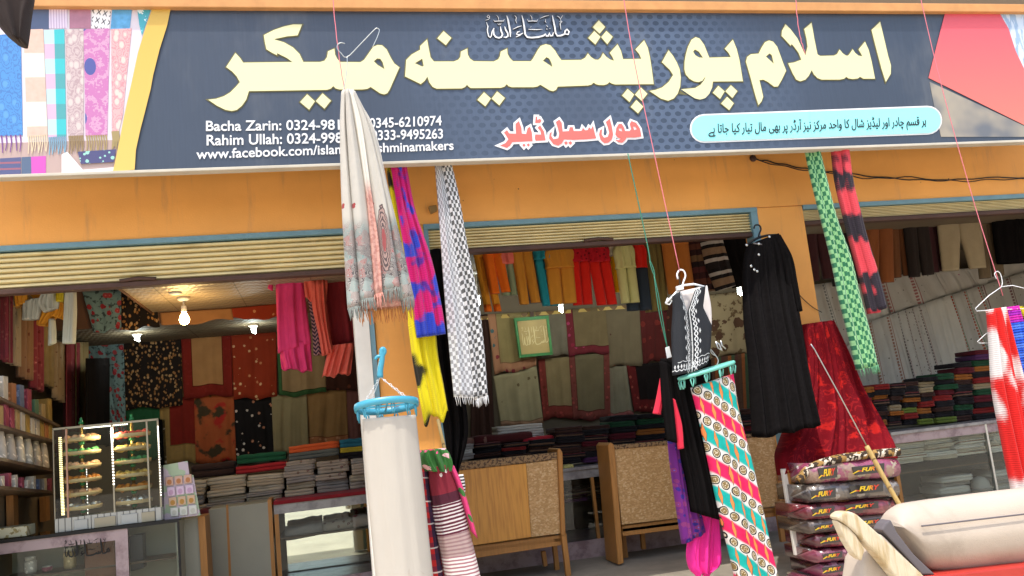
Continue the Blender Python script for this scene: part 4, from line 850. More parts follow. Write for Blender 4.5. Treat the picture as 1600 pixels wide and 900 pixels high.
# folded cloth: two soft lobes in front, extruded along the shelf
def folded(A, B, h, d, seed=0, lobes=2):
    rnd = random.Random(seed); mb = MB(); n = 7; prof = []
    for l in range(lobes):
        for k in range(6):
            g = -math.pi/2+math.pi*k/5; prof.append((-math.cos(g)*h/lobes*.42, h*(l+.5)/lobes+math.sin(g)*h/lobes*.49))
    prof += [(d, h*.97), (d, h*.03)]
    k = len(prof); vs = []; fs = []; uv = []; ax = (B-A); w = ax.length; acc = 0
    jit = [(rnd.uniform(-.012, .012), rnd.uniform(-.06, .06)*h) for _ in range(n+1)]
    for i in range(n+1):
        t = i/n; e = .93 if i in (0, n) else 1
        for q, (dy, dz) in enumerate(prof):
            vs.append(A+ax*t+Vector((0, dy*e+(jit[i][0] if q < k-2 else 0), dz*e+h*(1-e)/2+jit[i][1]*(dz/h)*(1 if dz > .5*h else 0)))); uv.append((t*w, dz+dy*.3))
    for i in range(n):
        for q in range(k):
            r_ = (q+1) % k; fs.append((i*k+q, i*k+r_, (i+1)*k+r_, (i+1)*k+q))
    fs.append(tuple(range(k))); fs.append(tuple(n*k+q for q in range(k-1, -1, -1)))
    mb.add(vs, fs, uv, None, True); return mb
def stack(where, xl, yl, xr, yr, ytop, Y, mats, names, kind='folded_shawl', catg='folded cloth', d=.36, group=None, seed=0, lobes=2):
    A, B, C = P(xl, yl, Y), P(xr, yr, Y), P(xl, ytop, Y); n = len(mats); h = (C.z-A.z)/n; rnd = random.Random(seed+int(xl)); upv = (C-A)/n
    hs = [rnd.uniform(.78, 1.25) for _ in range(n)]; q_ = sum(hs)/n; hs = [x/q_ for x in hs]; cum = [sum(hs[:i]) for i in range(n)]
    for i in range(n):
        o = upv*cum[i]+Vector((rnd.uniform(-.018, .018), rnd.uniform(-.025, .025), 0)); e = (B-A)*rnd.uniform(-.07, .03)+Vector((0, rnd.uniform(-.02, .02), rnd.uniform(-.006, .004)))
        k = n-1-i; pos = 'top one' if k == 0 else ('bottom one' if i == 0 else ORD[k]+' down')
        solo(kind, f'{names[i]} folded cloth, {pos} in {where}', catg, folded(A+o, B+o+e, h*hs[i]*.99, d, seed*31+i+int(xl), lobes), mats[i], group or 'folded cloths in stacks')
# --- counter of the left bay, nearest the street
CY = .80
z1 = P(140, 828, CY).z; xL = -2.38; xR = P(279, 813, CY).x
lc = thing('glass_counter', 'marble framed glass counter with black calligraphy in the lower left', 'counter', ((xL+xR)/2, CY, 0))
part('top', MB().box(xL, xR, CY-.005, CY+.42, z1-.012, z1), GLASS, lc)
part('edge_strip', MB().box(xL, xR+.002, CY-.014, CY-.004, z1-.02, z1+.004), DARKEDGE, lc)
xm = P(200, 850, CY).x; xn = P(180, 850, CY).x; zt = P(110, 853, CY).z
part('marble_frame', MB().box(xL, xm, CY, CY+.03, zt, z1-.014), MARBLE, lc); part('marble_frame', MB().box(xn, xm, CY, CY+.03, .1, zt), MARBLE, lc); part('plinth', MB().box(xL, xR, CY+.03, CY+.4, 0, .12), MARBLE, lc)
part('glass_pane', MB().box(xL, xn, CY+.012, CY+.018, .1, zt), GLASS, lc); part('glass_pane', MB().box(xm, xR-.005, CY+.008, CY+.014, .1, z1-.02), GLASS, lc)
part('corner_strip', MB().box(xR-.012, xR+.004, CY-.006, CY+.006, .1, z1-.02), DARKEDGE, lc)
part('side_panel', MB().box(xR-.03, xR-.008, CY+.03, CY+.4, .1, z1-.02), GREYP, lc); part('back_panel', MB().box(xL, xR, CY+.39, CY+.41, .1, z1-.02), GREYP, lc)
part('inner_shelf', MB().box(xL, xR-.035, CY+.05, CY+.38, .56, .572), WOODD, lc)
calli('calligraphy_lettering', lambda x, y: (96+x*.051, 841+y*.070-x*.0035), CY-.001, .00046, DARKEDGE, lc, .002)
for k, (x, y, w, h, c, m_, lab) in enumerate(((110, 900, 17, 45, 0, None, 'white and tan jar inside the left glass counter'), (74, 900, 14, 16, 4, None, 'red jar low inside the left glass counter'), (48, 900, 16, 30, 6, None, 'pale bottle low inside the left glass counter'))):
    c_ = P(x, y, CY+.2); t = thing('jar', lab, 'jar', (c_.x, c_.y, .575), 'jars inside the left glass counter'); r_ = w/2/185; hh = P(x, y-h, CY+.2).z-.575
    part('jar_body', MB().lathe([(r_*.9, 0), (r_, .02), (r_, hh*.75), (r_*.7, hh*.82)], (c_.x, c_.y, .575), 16), BOXM[c], t); part('lid', MB().lathe([(r_*.85, hh*.82), (r_*.85, hh), (r_*.6, hh*1.01)], (c_.x, c_.y, .575), 16), BOXM[1], t)
solo('storage_box', 'brown wooden box standing inside the left glass counter behind the calligraphy', 'box', MB().slab([(131, 846), (178, 841), (184, 925), (133, 930)], CY+.06, .2), mat('brown_box', lambda t: stain(t, (.14, .055, .025), 8, .3), .5), None, .006)
solo('speaker_box', 'black box standing at the right end of the left glass counter', 'box', MB().slab([(201, 838), (223, 834), (225, 888), (204, 893)], CY+.12, .12), mat('black_box', (.02, .022, .025), .5), None, .005)
solo('gift_box', 'pale printed flat box lying on the left counter', 'box', MB().slab([(-20, 828), (41.5, 821.5), (42, 837.5), (-20, 844)], CY+.05, .2), mat('leafy_box', lambda t: t.mix(t.noise(22, 3).gt(.55), (.55, .52, .36), t.mul((.30, .24, .10), t.noise(50, 2)+.5)), .4), None, .003)
# end cabinet and red post beside it
t = thing('side_cabinet', 'grey cabinet end with wooden edges between left counter and white panels', 'cabinet', P(300, 900, CY+.35))
part('panel', MB().slab([(282, 812), (309, 808), (318, 960), (290, 965)], CY+.30, .3), GREYP, t); part('wood_edge', MB().slab([(279, 812.5), (284, 812), (292, 965), (287, 965)], CY+.285, .02), TEAKF, t); part('wood_edge', MB().slab([(309, 808), (320, 806.5), (329, 960), (318, 960)], CY+.28, .3), TEAKF, t)
solo('red_post', 'dark red painted post beside the white cabinet panels', 'post', MB().slab([(312, 797), (325, 795), (335, 960), (323, 962)], CY+.7, .2), mat('red_paint', lambda t: stain(t, (.12, .015, .012), 10, .3), .5))
# --- cabinet with pale panels and the second glass counter
KY = 1.55
t = thing('panel_cabinet', 'pale grey green cabinet with a thin wooden strip under the cream stacks', 'cabinet', P(375, 900, KY))
ztop = P(500, 775, KY).z
a = P(325, 800, KY).x; b = P(420, 790, KY).x; g = P(590, 790, KY).x
part('body', MB().box(a, b, KY, KY+.8, 0, ztop), GREYP, t, .003); part('wood_strip', MB().slab([(353, 789), (356.5, 788.6), (364, 960), (360, 960)], KY-.004, .004), TEAKF, t); part('wood_edge', MB().slab([(418, 781), (424, 780), (434, 960), (428, 961)], KY-.01, .3), TEAKF, t)
def glasscounter(label, x0, x1, Y, z1, dep, frame, topm, shelfz, post=True):
    t = thing('glass_counter', label, 'counter', ((x0+x1)/2, Y, 0)); f = .035
    part('top', MB().box(x0, x1, Y-.02, Y+dep, z1-.03, z1), topm, t, .003); part('header', MB().box(x0, x1, Y, Y+.03, z1-.11, z1-.031), frame, t)
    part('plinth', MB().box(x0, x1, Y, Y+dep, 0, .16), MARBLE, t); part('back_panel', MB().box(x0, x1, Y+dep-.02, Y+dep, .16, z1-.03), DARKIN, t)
    for x in (x0, x1-f): part('post', MB().box(x, x+f, Y+.002, Y+.04, .16, z1-.11), TEAKF, t)
    part('glass_pane', MB().box(x0+f, x1-f, Y+.012, Y+.018, .16, z1-.11), GLASS, t)
    for z in shelfz: part('inner_shelf', MB().box(x0+f, x1-f, Y+.05, Y+dep-.03, z, z+.012), WOODD, t)
    return t
g2 = glasscounter('glass counter with red cloth strip along its top beside the white tube', b+.04, .54, KY, ztop, .8, MARBLEG, REDCLOTH, (.52,))
part('mirror_panel', MB().box(b+.10, .50, KY+.60, KY+.61, .17, ztop-.12), mat('old_mirror', (.75, .75, .7), .03, metal=1.0), g2)
m_cr = fab('fold_cream', (0.328, 0.271, 0.189), .2); m_cr2 = fab('fold_ivory', (0.377, 0.328, 0.246), .2); m_gr = fab('fold_grey', (0.246, 0.221, 0.197), .25); m_pat = dots('fold_pattern', (0.295, 0.246, 0.197), [(0.131, 0.074, 0.066), (0.164, 0.115, 0.082)], 26, .34, density=.8); m_wh = fab('fold_white', (0.451, 0.426, 0.377), .15)
names = {id(m_cr): 'cream', id(m_cr2): 'ivory', id(m_gr): 'grey', id(m_pat): 'patterned', id(m_wh): 'white'}
def S_(where, xl, yl, xr, yr, yt, Y, ms, **k): stack(where, xl, yl, xr, yr, yt, Y, ms, [names[id(q)] for q in ms], **k)
SYY = 1.95
S_('the leftmost narrow cream stack', 296, 800, 322, 797, 752, SYY, [m_cr, m_gr, m_cr, m_cr2])
S_('the left stack above pale cabinet', 326, 794, 386, 786, 748, SYY, [m_gr, m_cr, m_cr2, m_cr, m_cr2])
S_('the right stack above pale cabinet', 387, 786, 445, 779, 744, SYY, [m_cr, m_gr, m_cr2, m_cr, m_cr2])
S_('the left stack on red topped counter', 446, 777, 493, 771, 722, SYY, [m_cr2, m_cr, m_gr, m_pat, m_gr, m_pat])
S_('the middle stack on red topped counter', 495, 771, 546, 765, 722, SYY+.02, [m_gr, m_gr, m_pat, m_pat, m_pat])
S_('the stack half behind white tube', 548, 765, 590, 760, 718, SYY, [m_pat, m_cr, m_pat, m_pat, m_gr])
S_('the dim pile below the dark red shawl', 296, 748, 345, 740, 728, SYY+.5, [fab('fold_dim', (.10, .07, .05)), fab('fold_dim', (.10, .07, .05))]) if False else None
for lab, q, c in (('dark green roll of cloth on the cream stacks', (371, 726, 447, 718, 712), (.015, .08, .04)), ('red roll of cloth under the dark green roll', (369, 742, 450, 732, 730), (.36, .025, .03)), ('orange folded cloth on the tall stacks', (452, 709, 530, 699, 698), (.55, .10, .03)),
                  ('grey folded cloth under the orange one', (452, 721, 530, 711, 709), (.12, .13, .12)), ('teal folded cloth beside the orange one', (532, 700, 586, 695, 687), (.02, .11, .17)), ('yellow folded cloth under the teal one', (532, 708, 586, 703, 700), (.36, .28, .03)), ('dark folded cloth pile left of the red roll', (300, 748, 366, 742, 726), (.035, .02, .018)), ('black folded cloth below the yellow one', (531, 722, 588, 716, 708), (.015, .013, .015))):
    solo('folded_cloth', lab, 'folded cloth', folded(P(q[0], q[1], 2.2), P(q[2], q[3], 2.2), P(q[0], q[4], 2.2).z-P(q[0], q[1], 2.2).z, .35, int(q[0])), fab('roll_'+lab.split()[0]+lab.split()[1], c), 'coloured cloths on the left bay stacks')
rack = solo('cloth_shelf', 'low shelf carrying the coloured cloth rolls at the back of the left bay', 'shelf', MB().box(P(296, 760, 2.55).x, .54, 2.36, 3.25, 0, P(400, 742, 2.4).z-.01), WOODD, None, .004)
for lab, q, m_ in (('grey cloth bundle lying on the glass shelf of the second counter', (446, 846, 505, 835, 826), m_gr), ('brown patterned bundle in the second glass counter', (506, 834, 552, 826, 817), m_pat), ('red and white bundle at the right end of the second glass counter', (553, 830, 588, 824, 806), dots('fold_redwhite', (.40, .30, .25), [(.3, .03, .04)], 16, .4, density=.8))):
    solo('cloth_bundle', lab, 'cloth bundle', folded(P(q[0], q[1], KY+.2), P(q[2], q[3], KY+.2), P(q[0], q[4], KY+.2).z-P(q[0], q[1], KY+.2).z, .25, int(q[0]), 1), m_, 'bundles inside the second glass counter')

# --- middle counter
MY = 1.60
zm = P(900, 730, MY).z
x0 = P(700, 760, MY).x; x1 = P(1238, 700, MY).x
mc = glasscounter('long glass counter with mauve marble foot behind the wooden benches', x0, x1, MY, zm, .8, MARBLEG, MARBLEG, (.58,))
for k, x in enumerate((2.45, 3.1)): part('divider', MB().box(x, x+.03, MY+.002, MY+.04, .16, zm-.11), TEAKF, mc)
dk = [fab('dk_%d' % i, c, .3) for i, c in enumerate(((.012, .010, .011), (.07, .008, .012), (.035, .016, .012), (.16, .014, .012), (.012, .045, .02), (.22, .075, .015), (.06, .02, .06), (.22, .17, .10), (.09, .12, .02)))]
dn = ['black', 'dark maroon', 'dark brown', 'dark red', 'bottle green', 'rust', 'dark plum', 'dull beige', 'moss green']
m_dst = stripes('dk_stripe', [(.015, .012, .012), (.11, .06, .035), (.02, .012, .014), (.09, .02, .02)], .05)
def D_(where, xl, yl, xr, yr, yt, Y, ix, **k): stack(where, xl, yl, xr, yr, yt, Y, [dk[i] if i < 9 else m_dst for i in ix], [dn[i] if i < 9 else 'dark striped' for i in ix], group=k.pop('group', 'dark shawls stacked on the middle counter'), **k)
TYY = 1.75
D_("the pile behind left bench's left", 741, 722, 784, 717, 694, TYY, [0, 2, 0, 9])
D_("the pile behind left bench's middle", 785, 717, 826, 713, 694, TYY, [2, 0, 3, 9])
D_("the pile behind left bench's right", 827, 713, 868, 709, 688, TYY, [0, 9, 2, 9, 0])
D_('the tall pile left of bench gap', 868, 727, 911, 723, 668, TYY, [0, 9, 2, 9, 0, 9, 2])
D_('the tall pile in bench gap', 912, 724, 952, 720, 666, TYY, [6, 0, 2, 1, 9, 0, 2])
D_("the pile behind right bench's left", 954, 702, 995, 698, 650, TYY+.1, [0, 9, 1, 0, 4, 0])
D_("the pile behind right bench's middle", 996, 698, 1040, 694, 648, TYY+.1, [9, 0, 5, 0, 4, 0])
D_('the pile behind the purple cloth', 1041, 694, 1090, 689, 645, TYY+.1, [0, 9, 1, 0, 4, 2])
D_('the pile behind the circle cloth', 1092, 689, 1150, 684, 644, TYY+.1, [0, 2, 9, 0, 1])
D_('the pile below black dress hem', 1152, 684, 1220, 678, 640, TYY+.1, [0, 1, 9, 0, 2])
S_('the small white pile, middle bay', 777, 691, 852, 684, 667, TYY+.25, [m_wh, m_wh, m_wh], d=.3)
S_('the pale pile left of dark piles', 704, 722, 742, 717, 697, TYY, [m_gr, m_wh, m_gr], d=.3)
for lab, q, c in (('dark maroon rolled shawl lying on the piles behind the first bench', (741, 697, 832, 688, 682), (.06, .012, .012)), ('bright red folded shawl on the piles behind the first bench', (818, 695, 868, 690, 684), (.34, .02, .03)), ('brown rolled shawl at the left of the middle counter', (722, 699, 760, 694, 686), (.16, .08, .06))):
    solo('folded_shawl', lab, 'folded cloth', folded(P(q[0], q[1], TYY+.12), P(q[2], q[3], TYY+.12), P(q[0], q[4], TYY+.12).z-P(q[0], q[1], TYY+.12).z, .3, int(q[0]), 1), fab('rollm_'+lab.split()[0]+lab.split()[1], c), 'shawls lying on the middle piles')
solo('folded_shawl', 'pale yellow folded cloth at the end of the middle counter top', 'folded cloth', folded(P(881, 735, MY+.03), P(896, 733, MY+.03), .05, .2, 3, 1), fab('fold_yellow', (.45, .40, .14)))
for k, (a_, b_, y_, h_) in enumerate(((884, 918, 786, 18), (919, 952, 782, 22))):
    for j in range(4):
        A = P(a_, y_-j*h_/4, MY+.12); B = P(b_, y_-4-j*h_/4, MY+.12)
        solo('folded_shawl', f'{["dark", "dark striped"][k]} folded cloth, {ORD[3-j]} down in the {["left", "right"][k]} pile behind middle counter glass', 'folded cloth', folded(A, B, .036, .3, k*7+j), [dk[2], m_dst][k] if j % 2 else dk[[6, 0][k]], 'cloths behind the middle counter glass')

# --- two wooden benches seen from behind
def bench(label, panels, rail, post, legs, Y, seat, apron):
    t = thing('wooden_bench', label, 'bench', P((rail[0][0]+rail[1][0])/2, 890, Y), 'wooden benches before the middle counter')
    for q, m_ in panels: part('back_panel', MB().slab(q, Y, .022), m_, t, .002)
    part('top_rail', MB().slab(rail, Y-.012, .05), CARVED, t, .004)
    for q in post: part('end_post', MB().slab(q, Y-.03, .34), TEAKF, t, .006)
    for q, dy in legs: part('leg', MB().slab(q, Y+dy, .045), TEAKF, t, .004)
    part('apron', MB().slab(apron, Y+.03, .02), TEAKF, t, .002)
    A, B = P(*seat[0], Y+.03), P(*seat[1], Y+.03); part('seat', MB().prism([A, B, B+Vector((0, .36, 0)), A+Vector((0, .36, 0))], (0, 0, -.03)), OAK, t, .003)
bench('wooden bench with half oak and half cork panel back, left of the two', [([(690, 738), (822, 724), (830, 839), (700, 858)], OAK), ([(822.3, 724), (874, 717), (881, 833), (830.3, 839)], CORK)],
      [(690, 725), (872, 706.5), (873, 717.5), (690, 738.5)], [[(871, 702), (875, 700), (879, 707), (884, 836), (877, 837)]],
      [([(877, 834), (885, 833), (893, 899), (885, 901)], -.02), ([(862, 837), (869, 836), (875, 890), (868, 892)], .32), ([(706, 858), (713, 857), (719, 925), (712, 926)], -.02), ([(846, 862), (853, 861), (856, 884), (850, 886)], .30)], .9, ((704, 862), (880, 840)), [(702, 859), (876, 836), (877, 852), (704, 878)])
bench('wooden bench with a full cork panel back, right of the two', [([(958, 702), (1216, 680), (1219, 790), (972, 820)], CORK)], [(957, 695.5), (1216, 674.5), (1216, 680.5), (957, 702.5)],
      [[(950, 696), (954, 691), (959, 694), (961, 702), (975, 880), (966, 883), (956, 760)], [(1215, 676), (1221, 674), (1226, 790), (1218, 792)]],
      [([(971, 818), (976, 817), (983, 880), (974, 882)], .33), ([(1213, 790), (1222, 789), (1231, 848), (1222, 850)], -.02), ([(1180, 795), (1187, 794), (1192, 838), (1186, 839)], .33), ([(1000, 816), (1006, 815), (1010, 858), (1004, 859)], .33)], 1.0, ((972, 826), (1219, 795)), [(972, 822), (1219, 792), (1219, 806), (973, 838)])

# --- right counter
RY = .85
zr = P(1470, 666, RY).z; xa = P(1392, 690, RY).x; xb = 8.6
rc = glasscounter('glass counter with stacked white cloths in the right bay', xa, xb, RY, zr, .7, MARBLE, MARBLEG, (.46,))
part('divider', MB().box(P(1545, 700, RY).x, P(1548, 700, RY).x, RY-.002, RY+.03, .16, zr-.031), STEEL, rc)
RGp = 'dark shawls stacked on the right counter'
for k, (xl, xr, yb_, yt_, ix) in enumerate(((1348, 1364, 664, 605, [0, 5, 2, 0, 3, 0, 5]), (1364, 1389, 667, 601, [5, 0, 2, 0, 9, 5, 0, 3]), (1390, 1411, 667, 601, [9, 0, 5, 7, 0, 2, 0, 9]), (1412, 1436, 665, 597, [0, 3, 8, 0, 5, 9, 0, 2]),
                          (1437, 1460, 664, 590, [8, 0, 5, 3, 0, 2, 7, 7, 0]), (1461, 1492, 662, 584, [8, 0, 2, 0, 3, 1, 4, 0, 4]), (1493, 1521, 659, 567, [2, 0, 4, 0, 9, 0, 2, 5, 1, 0]), (1522, 1562, 656, 547, [0, 3, 0, 1, 4, 7, 3, 0, 5, 4, 6, 1]))):
    D_(f'the {ORD[k]} dark stack on right counter', xl, yb_, xr, yb_-(xr-xl)*.1, yt_, RY+.25, ix, group=RGp, d=.3, seed=k)
for k, (xl, xr, yb_, yt_, n) in enumerate(((1388, 1444, 728, 686, 6), (1446, 1492, 720, 684, 6), (1494, 1540, 713, 672, 7), (1548, 1590, 708, 668, 6))):
    mm = [m_wh, m_cr2, stripes('fold_whitebrown', [(.5, .46, .38), (.5, .46, .38), (.22, .13, .08)], .03)]
    names[id(mm[2])] = 'white and brown edged'
    S_(f'the {ORD[k]} pile inside right counter', xl, yb_, xr, yb_-(xr-xl)*.13, yt_, RY+.12, [mm[(j*2+k) % 3] for j in range(n)], group='white cloths in the right counter', d=.3)
for k, (xl, xr, yb_, yt_, n) in enumerate(((1470, 1520, 785, 745, 4), (1552, 1600, 775, 735, 4))):
    S_(f'the {["left", "right"][k]} low pile inside right counter', xl, yb_, xr, yb_-(xr-xl)*.13, yt_, RY+.2, [m_gr, m_wh, m_gr, m_wh][:n], group='white cloths in the right counter', d=.3)
c_ = P(1534, 768, RY+.3); t = thing('skull_cap', 'white rounded cap lying low in the right glass counter', 'cap', c_)
part('crown', MB().lathe([(.085, 0), (.09, .05), (.08, .10), (.05, .135), (.012, .15)], c_, 20), m_wh, t); part('brim', MB().lathe([(.09, .0), (.096, .004), (.096, .035), (.09, .04)], c_, 20), m_gr, t)

# ------------------------------------------------------------------ bangle display case on the left counter
ACR = GLASS
DYY = CY+.06
dc = thing('display_case', 'clear acrylic display case edged with lights on the left counter', 'display case', P(170, 826, DYY))
zb = z1+.004; xl, xr = P(84, 750, DYY).x, P(251, 740, DYY).x; zt = P(168, 663, DYY).z; yd = DYY+.30
part('base', MB().box(xl, xr, DYY+.002, yd, zb, zb+.10), mat('mirror_base', lambda t: t.mix((t.u*22).fr().gt(.85), (.35, .36, .35), (.10, .10, .10)), .25, metal=.5), dc)
part('pane', MB().box(xl+.008, xr-.008, DYY, DYY+.004, zb+.1, zt), ACR, dc); part('pane', MB().box(xr-.004, xr, DYY+.008, yd, zb+.1, zt), ACR, dc); part('pane', MB().box(xl, xl+.004, DYY+.008, yd, zb+.1, zt), ACR, dc); part('lid', MB().box(xl-.004, xr+.004, DYY-.004, yd, zt, zt+.007), ACR, dc)
PINKE = mat('pink_acrylic_edge', (.45, .25, .17), .25); CLEARE = mat('frosted_edge', (.34, .30, .21), .25)
x5 = P(104, 750, DYY).x; x6 = P(231, 740, DYY).x; x7 = P(176, 740, DYY).x
for x, m_, w in ((x5, PINKE, .012), (x6, CLEARE, .012), (x7, CLEARE, .012), (xr-.012, CLEARE, .012), (xl, CLEARE, .006)): part('upright', MB().box(x, x+w, DYY-.006, DYY+.008, zb+.1, zt), m_, dc)
part('top_edge', MB().box(xl, xr, DYY-.006, DYY+.002, zt-.006, zt+.009), CLEARE, dc)
LED = mat('led_white', (1, 1, 1), emis=((1, .93, .80), 2.2)); LEDW = mat('led_warm', (1, .9, .6), emis=((1, .78, .36), 1.5)); DIMM = mat('led_backing', (.3, .3, .3), .4)
def led(pts, n, m_, w=.0055, h=.004):
    s = part('led_strip', MB().tube(pts, .004, 4), DIMM, dc); mb = MB()
    for k in range(n):
        p = cat([Vector(q) for q in pts], (k+.5)/n); mb.box(p.x-w, p.x+w, p.y-.009, p.y-.003, p.z-h, p.z+h)
    part('led', mb, m_, s)['kind'] = 'stuff'
led([(xl+.055, DYY+.02, zb+.12), (xl+.05, DYY+.02, (zb+zt)/2), (xl+.047, DYY+.02, zt-.06)], 46, LEDW, .011, .0026)
led([(x7+.008, DYY-.004, zb+.30), (x7+.005, DYY-.004, zt-.15), (x7+.004, DYY-.004, zt-.03)], 30, LED)
led([(xr-.002, DYY-.008, zb+.18), (xr-.003, DYY-.008, zt-.2), (xr-.004, DYY-.008, zt-.05)], 40, LED, .003, .003)
led([(x7-.2, DYY+.02, zt-.012), (x7-.05, DYY+.02, zt-.012), (x7+.12, DYY+.02, zt-.012)], 22, LED, .004, .004)
for x in (P(136, 800, DYY).x-.02,): led([(x, DYY+.11, zb+.1), (x, DYY+.11, zb+.3), (x, DYY+.11, zb+.45)], 16, LED, .002, .003)
GREENP = mat('green_glazed', (.02, .22, .07), .2, coat=.5); BRASS = mat('brass', (.60, .40, .12), .25, metal=.8); TRAY = mat('clear_tray', (.58, .42, .22), .25)
gold = [mat('gilt_bangles', (.78, .50, .12), .35, metal=.2), mat('rose_bangles', (.66, .38, .22), .35, metal=.1), mat('silver_bangles', (.62, .6, .55), .2, metal=.7), mat('red_bangles', (.5, .06, .05), .35), mat('green_bangles', (.08, .30, .10), .35), mat('orange_bangles', (.62, .22, .03), .35)]
def bangle_stand(label, px, ytop, cols):
    c = P(px, 800, DYY+.16); c = Vector((c.x, DYY+.15, zb+.10)); top = P(px-6, ytop, DYY+.15).z; t = thing('bangle_stand', label, 'bangle stand', c, 'revolving bangle stands in the display case'); H = top-c.z
    pole = MB().lathe([(.012, 0), (.012, H*.97), (.006, H*.98)], c, 10); part('pole', pole, BRASS, t)
    f = MB().lathe([(.005, H*.95), (.022, H*.965), (.016, H*.985), (.008, H*1.0), (.012, H*1.015), (.004, H*1.03)], c, 12); part('finial', f, GREENP, t)
    n = 6
    for k in range(n):
        z = H*(.06+.86*k/n); tr = part('tray', MB().lathe([(.11, z), (.135, z+.003), (.138, z+.03), (.132, z+.03), (.12, z+.006)], c, 28), TRAY, t); mb = MB(); rnd = random.Random(px+k)
        for j in range(14):
            g = 6.283*j/14; r_ = .10; q = c+Vector((r_*math.cos(g), r_*math.sin(g), z+.012+rnd.uniform(.004, .02))); ax = Vector((rnd.uniform(-1, 1), rnd.uniform(-1, 1), rnd.uniform(-.3, .9)))
            mb.lathe([(.018, -.014), (.027, -.012), (.028, .012), (.019, .014)], q, 9, ax)
        part('bangles', mb, gold[cols[k]], tr)['kind'] = 'stuff'
        part('collar', MB().lathe([(.014, z-.03), (.024, z-.02), (.02, z-.004), (.012, z)], c, 12), GREENP, t)
l_ = bpy.data.lights.new('case_light', 'POINT'); l_.energy = 5; l_.color = (1, .82, .5); l_.shadow_soft_size = .08
o_ = bpy.data.objects.new('case_light', l_); COL.objects.link(o_); o_.parent = dc; o_.location = Vector((x7, DYY+.08, zt-.08))-dc.location
bangle_stand('revolving stand of gold and rose bangle trays, left of the two', 131, 657, [2, 1, 5, 1, 4, 1])
bangle_stand('revolving stand of gilt bangle trays, right of the two', 211, 651, [2, 5, 0, 4, 0, 3])
for k, (x, w) in enumerate(((116, 18), (148, 28), (190, 22), (222, 18))):
    A = P(x, 815, DYY-.0); solo('trinket_box', f'{["slim grey", "wide grey", "silver", "clear"][k]} trinket box, {ORD[k]} from left before the display case', 'box', MB().box(A.x, A.x+w/190, DYY-.012, DYY-.001, zb+.002, zb+.075), [mat('silver_card', (.36, .37, .36), .3, metal=.3), CLEARE][k % 2], 'trinket boxes before the display case', .002)
# product card
pc = thing('product_card', 'upright pastel card of small packets beside the display case', 'display card', P(285, 810, CY+.15))
part('board', MB().slab([(255, 727), (293, 720), (296, 742), (302, 742), (313, 805), (257, 812)], CY+.16, .012), mat('pastel_card', lambda t: t.mix(t.noise(9, 2).gt(.5), (.46, .38, .42), (.34, .42, .28)), .4), pc, .001)
pk = [(.40, .16, .06), (.45, .28, .40), (.40, .20, .04), (.45, .44, .36)]
for r_ in range(4):
    for k in range(3):
        x = 258+k*14.5+r_*2.6; y = 746+r_*16-k*1.8
        part('packet', MB().slab([(x, y), (x+12, y-1.5), (x+13, y+12), (x+1, y+13.5)], CY+.145, .012), mat('packet_%d' % r_, (lambda c: lambda t: t.mix(((t.nu-.5)*(t.nu-.5)+(t.nv-.6)*(t.nv-.6)).lt(.09), tuple(min(1, q*.8+.2) for q in c), c))(pk[r_]), .35), pc, .002)

# ------------------------------------------------------------------ lamps inside
def lamp(name, label, px, py, Y, zc, kind, energy, col, group=None):
    p = P(px, py, Y); t = thing(name, label, 'light bulb', (p.x, p.y, p.z), group)
    part('ceiling_rose', MB().lathe([(.05, zc-p.z-.002), (.05, zc-p.z-.02), (.03, zc-p.z-.035)], p, 16), WHITEP, t)
    em = mat('glow_'+kind, (1, 1, 1), emis=(col, 22 if kind == 'warm' else 16))
    if kind == 'warm':
        part('socket', MB().lathe([(.02, .105), (.024, .1), (.024, .055), (.018, .05)], p, 14), WHITEP, t); part('stem', MB().tube([p+Vector((0, 0, .1)), Vector((p.x, p.y, zc-.03))], .008, 6), WHITEP, t)
        part('bulb', MB().lathe([(.016, .052), (.02, .04), (.034, .015), (.042, -.012), (.038, -.034), (.022, -.05), (.006, -.056)], p, 20), em, t)
    else:
        part('stem', MB().tube([p+Vector((0, 0, .05)), Vector((p.x, p.y, zc-.03))], .01, 6), WHITEP, t); part('base', MB().lathe([(.022, .05), (.03, .04), (.03, .02), (.02, .01)], p, 12), WHITEP, t)
        mb = MB(); mb.tube([p+Vector((.018*math.cos(g*1.1), .018*math.sin(g*1.1), .008-.075*g/18)) for g in range(19)], .0075, 6); part('spiral_tube', mb, em, t)
    l = bpy.data.lights.new('lamp_light', 'POINT'); l.energy = energy; l.color = col; l.shadow_soft_size = .05
    o = bpy.data.objects.new('lamp_light', l); COL.objects.link(o); o.parent = t; o.location = (0, -.02, -.09)
lamp('light_bulb', 'glowing warm round bulb hanging from the left bay ceiling', 288, 497, 1.25, 2.645, 'warm', 6.5, (1, .66, .26))
lamp('light_bulb', 'white spiral bulb under the lower ceiling left of the warm bulb', 214, 522, 2.5, 2.54, 'cool', 2.2, (.88, 1, .95), 'white spiral bulbs')
lamp('light_bulb', 'white spiral bulb under the lower ceiling left of the magenta dress', 396, 510, 2.5, 2.54, 'cool', 2.2, (.88, 1, .95), 'white spiral bulbs')
for lab, x, y in (('white spiral bulb behind the checked scarf and amber trousers', 746, 466), ('white spiral bulb left of the waistcoat beside the green cord', 1017, 464), ('white spiral bulb right of the waistcoat', 1155, 452), ('white spiral bulb under the ochre suit on the gilt moulding', 876, 478)):
    lamp('light_bulb', lab, x, y, 2.6, 2.95, 'cool', 4, (.9, 1, .95), 'white spiral bulbs')
s = P(274, 454, 1.0); solo('recessed_light', 'small round recessed light in the ceiling above the warm bulb', 'light', MB().lathe([(.05, 0), (.05, .012), (.03, .014)], (s.x, s.y, 2.632), 18), WHITEP)

